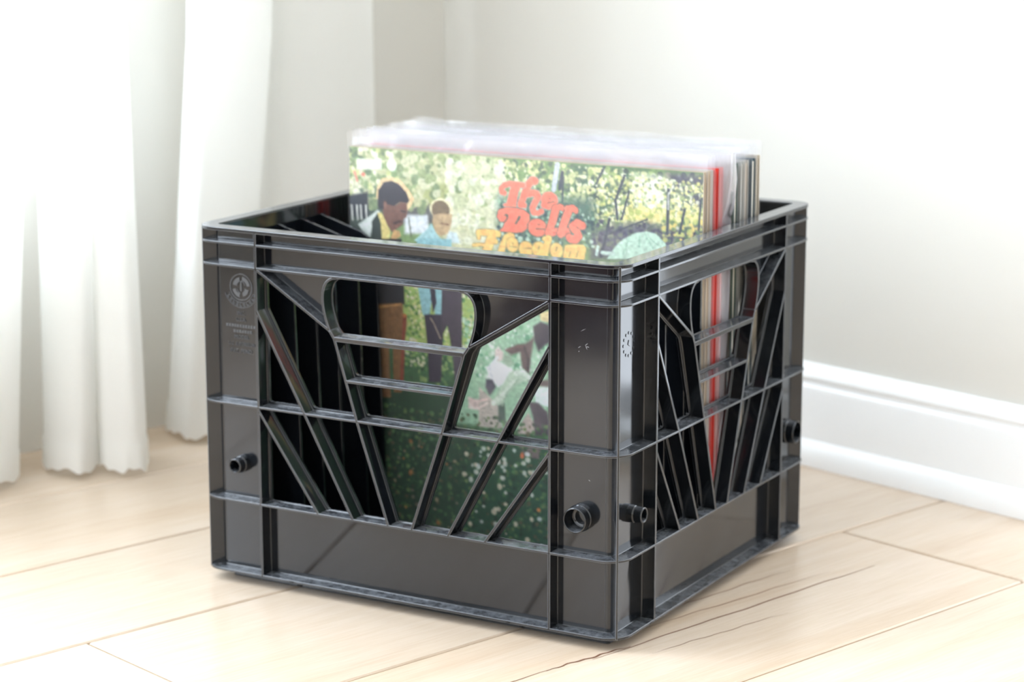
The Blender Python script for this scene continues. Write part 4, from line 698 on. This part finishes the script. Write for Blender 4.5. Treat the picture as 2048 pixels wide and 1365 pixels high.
X0, X1, ZT = -0.3155, -0.0160, CZ + 0.2966
def record(y0, y1, col, edge, paper, label, bulge=0.0, slack=0.002, lift=0.0, dx=0.0, first=False, topx=0.0, lim=(0, 1)):
    ym = (y0 + y1) / 2
    bx, by = K * ((X0 + X1) / 2 * cs - ym * sn), K * ((X0 + X1) / 2 * sn + ym * cs)
    root = empty('record_sleeve', (bx, by, K * (CZ + FOOT)), TH)
    tag(root, label, 'record', 'records standing in the black crate')
    def R(x, y, z): return (K * (x + dx - (X0 + X1) / 2), K * (y - ym), K * (z - CZ))
    mc = card_mat('card_' + label.split()[0], col, 0.45); me_ = card_mat('edge_' + label.split()[0], edge, 0.6)
    cw = 0.0009
    g = Geo()
    for a, b in ((y0, y0 + cw), (y1 - cw, y1)):
        p, q = R(X0, a, CZ), R(X1, b, ZT + lift); g.box(p[0], q[0], p[1], q[1], p[2], q[2])
    p, q = R(X0, y0 + cw, CZ), R(X0 + 0.002, y1 - cw, ZT + lift); g.box(p[0], q[0], p[1], q[1], p[2], q[2])
    p, q = R(X0 + 0.002, y0 + cw, CZ), R(X1, y1 - cw, CZ + 0.001); g.box(p[0], q[0], p[1], q[1], p[2], q[2])
    o = g.build('jacket', [mc, me_], root)
    for po in o.data.polygons:
        if abs(po.normal.y) < 0.5: po.material_index = 1
    if paper is not None:
        g = Geo(); p, q = R(X0 + 0.004, ym - 0.0007, CZ + 0.0012), R(X1 - 0.0004, ym + 0.0007, ZT + lift - 0.002); g.box(p[0], q[0], p[1], q[1], p[2], q[2])
        g.build('inner_sleeve', card_mat('paper_' + label.split()[0], paper, 0.7), root)
    # clear outer sleeve: a film wrapped round the jacket, open and wavy at the top
    nu, nz_ = 34, 16; rr_ = random.Random(int(y0 * 1e5)); v, f = [], []
    ph = [rr_.uniform(0, 6.28) for _ in range(6)]
    zs = [CZ + 0.0002 + (ZT + lift - CZ) * (1 - (1 - i / 9) ** 1.6) for i in range(10)] + [ZT + lift + 0.0109 * (i / 6) for i in range(1, 7)]
    zs = sorted([z for z in zs if abs(z - H - 0.004) > 0.006] + [H + 0.0035, H + 0.012])
    path = []
    for i in range(nu + 1): path.append((X0 - 0.001 + (X1 + 0.0008 - X0 + 0.001) * i / nu, -1, i / nu))
    wrap = slack > 0.0025
    for i in (range(1, 6) if wrap else ()): path.append((X1 + 0.0008 + slack * math.sin(math.pi * i / 6), -1 + 2 * i / 6, 1.0))
    for i in range(nu + 1): path.append((X1 + 0.0008 - (X1 + 0.0008 - X0 + 0.001) * i / nu, 1, 1 - i / nu))
    n = len(path)
    for r, z in enumerate(zs):
        over = max(0.0, (z - ZT - lift) / 0.0109)
        for i, (x, sd, s) in enumerate(path):
            base = 0.0004 + 0.0012 * over
            w = (0.0007 * math.sin(s * 9 + ph[0]) * math.sin(z * 40 + ph[1]) + 0.0005 * math.sin(s * 23 + ph[2] + z * 30)) * (0.3 + 1.2 * over)
            off = max(base + w, 0.0003)
            ext = (ym + (y1 - y0) / 2 + off) if sd > 0 else (ym - (y1 - y0) / 2 - off) if sd == -1 else ym + sd * (y1 - y0) / 2
            y = ext
            bl = bulge * math.sin(math.pi * min(max((z - CZ) / 0.32, 0), 1) ** 2.2) * max(0, (s - 0.75) / 0.25) ** 2
            if sd > 0: y += bl
            y = min(max(y, lim[0]), lim[1])
            free = min(max((z - H - 0.004) / 0.02, 0), 1)          # above the rim the film may stand off further
            if abs(sd) < 1: x = X1 + 0.0008 + (x - X1 - 0.0008) * (0.45 + 0.55 * free) if slack > 0.0025 else x
            x = min(x, -0.0143 + 0.006 * free)
            zz = z + over * (0.0005 * math.sin(s * 9 + ph[3]) + 0.0003 * math.sin(s * 27 + ph[4]))
            if over > 0 and s < 0.06: zz += 0.0010 * over
            v.append(R(x + (topx * over if s < 0.5 else 0), y, zz))
        if r:
            for i in range(n - 1):
                if not wrap and path[i][1] != path[i + 1][1]: continue
                f.append(((r - 1) * n + i, (r - 1) * n + i + 1, r * n + i + 1, r * n + i))
    obj('outer_sleeve', v, f, m_film_loose if bulge else m_film, root, smooth=True)
    if first:
        G = 400; img = paint_cover()
        lin = np.linspace(0, 1, G); ii = np.minimum((lin * (img.shape[0] - 1)).round().astype(int), img.shape[0] - 1)
        colr = img[np.ix_(ii, ii)]
        px = X0 + (X1 - X0) * lin; pz = ZT - (ZT - CZ) * lin
        gx, gz = np.meshgrid(px, pz)
        vv = np.stack([K * (gx - (X0 + X1) / 2), np.full_like(gx, K * (y0 - 0.00012 - ym)), K * (gz - CZ)], -1).reshape(-1, 3)
        idx = np.arange(G * G).reshape(G, G)
        q = np.stack([idx[:-1, :-1], idx[1:, :-1], idx[1:, 1:], idx[:-1, 1:]], -1).reshape(-1, 4)
        me = bpy.data.meshes.new('cover_print')
        me.vertices.add(G * G); me.vertices.foreach_set('co', vv.ravel())
        me.loops.add(q.size); me.loops.foreach_set('vertex_index', q.ravel())
        me.polygons.add(len(q)); me.polygons.foreach_set('loop_start', np.arange(0, q.size, 4)); me.polygons.foreach_set('loop_total', np.full(len(q), 4))
        ca = me.color_attributes.new('print', 'FLOAT_COLOR', 'POINT')
        ca.data.foreach_set('color', np.concatenate([colr.reshape(-1, 3), np.ones((G * G, 1))], 1).ravel().astype(np.float32))
        me.update(); me.validate()
        me.materials.append(m_print)
        o = bpy.data.objects.new('cover_print', me); COL.objects.link(o); o.parent = root
        o['label'] = 'printed park picture with orange and yellow lettering'
    return root
TAN = (0.44, 0.32, 0.21)
record(0.1552, 0.1592, (0.5, 0.42, 0.3), TAN, (0.6, 0.5, 0.38), 'front record sleeve with a park photo and orange and yellow lettering', first=True, lim=(0.15000, 0.16073))
record(0.1625, 0.1668, (0.62, 0.52, 0.4), (0.44, 0.33, 0.23), (0.4, 0.3, 0.2), 'tan edged record sleeve directly behind the front picture sleeve', slack=0.002, lim=(0.16097, 0.16738))
record(0.1682, 0.1716, (0.6, 0.55, 0.5), (0.38, 0.31, 0.28), (0.46, 0.42, 0.38), 'greyish beige edged record sleeve just before the red ones', slack=0.002, lim=(0.16762, 0.17278))
record(0.1742, 0.1810, (0.78, 0.05, 0.035), (0.56, 0.045, 0.035), (0.58, 0.06, 0.045), 'bright red record sleeve near the middle of the row, first of two', slack=0.002, lim=(0.17302, 0.18148))
record(0.1822, 0.1885, (0.72, 0.08, 0.06), (0.58, 0.07, 0.055), (0.62, 0.16, 0.14), 'second red record sleeve in loose crumpled plastic', bulge=0.012, slack=0.008, lim=(0.18172, 0.20100))
record(0.2020, 0.2072, (0.06, 0.09, 0.06), (0.05, 0.075, 0.055), (0.09, 0.06, 0.035), 'dark green record sleeve just behind the loose plastic', slack=0.002, lim=(0.20120, 0.20778))
record(0.2086, 0.2140, (0.05, 0.09, 0.07), (0.05, 0.085, 0.07), (0.78, 0.72, 0.6), 'dark green record sleeve with a cream paper line in its edge', slack=0.002, lim=(0.20802, 0.21663))
record(0.2195, 0.2250, (0.4, 0.4, 0.37), (0.36, 0.35, 0.31), (0.42, 0.4, 0.36), 'grey record sleeve behind the dark green pair', slack=0.002, lim=(0.21687, 0.22563))
record(0.2265, 0.2330, (0.42, 0.4, 0.36), (0.40, 0.37, 0.32), (0.5, 0.42, 0.34), 'wide greyish beige record sleeve third from the back', slack=0.002, lim=(0.22587, 0.23598))
record(0.2392, 0.2452, (0.04, 0.07, 0.085), (0.04, 0.07, 0.08), (0.85, 0.80, 0.68), 'dark teal record sleeve with a cream paper line, second from the back', slack=0.002, lim=(0.23622, 0.24638))
record(0.2478, 0.2535, (0.5, 0.44, 0.34), (0.55, 0.46, 0.34), (0.3, 0.26, 0.2), 'rearmost tan record sleeve in the crate', slack=0.002, lift=0.0015, lim=(0.24662, 0.25800))
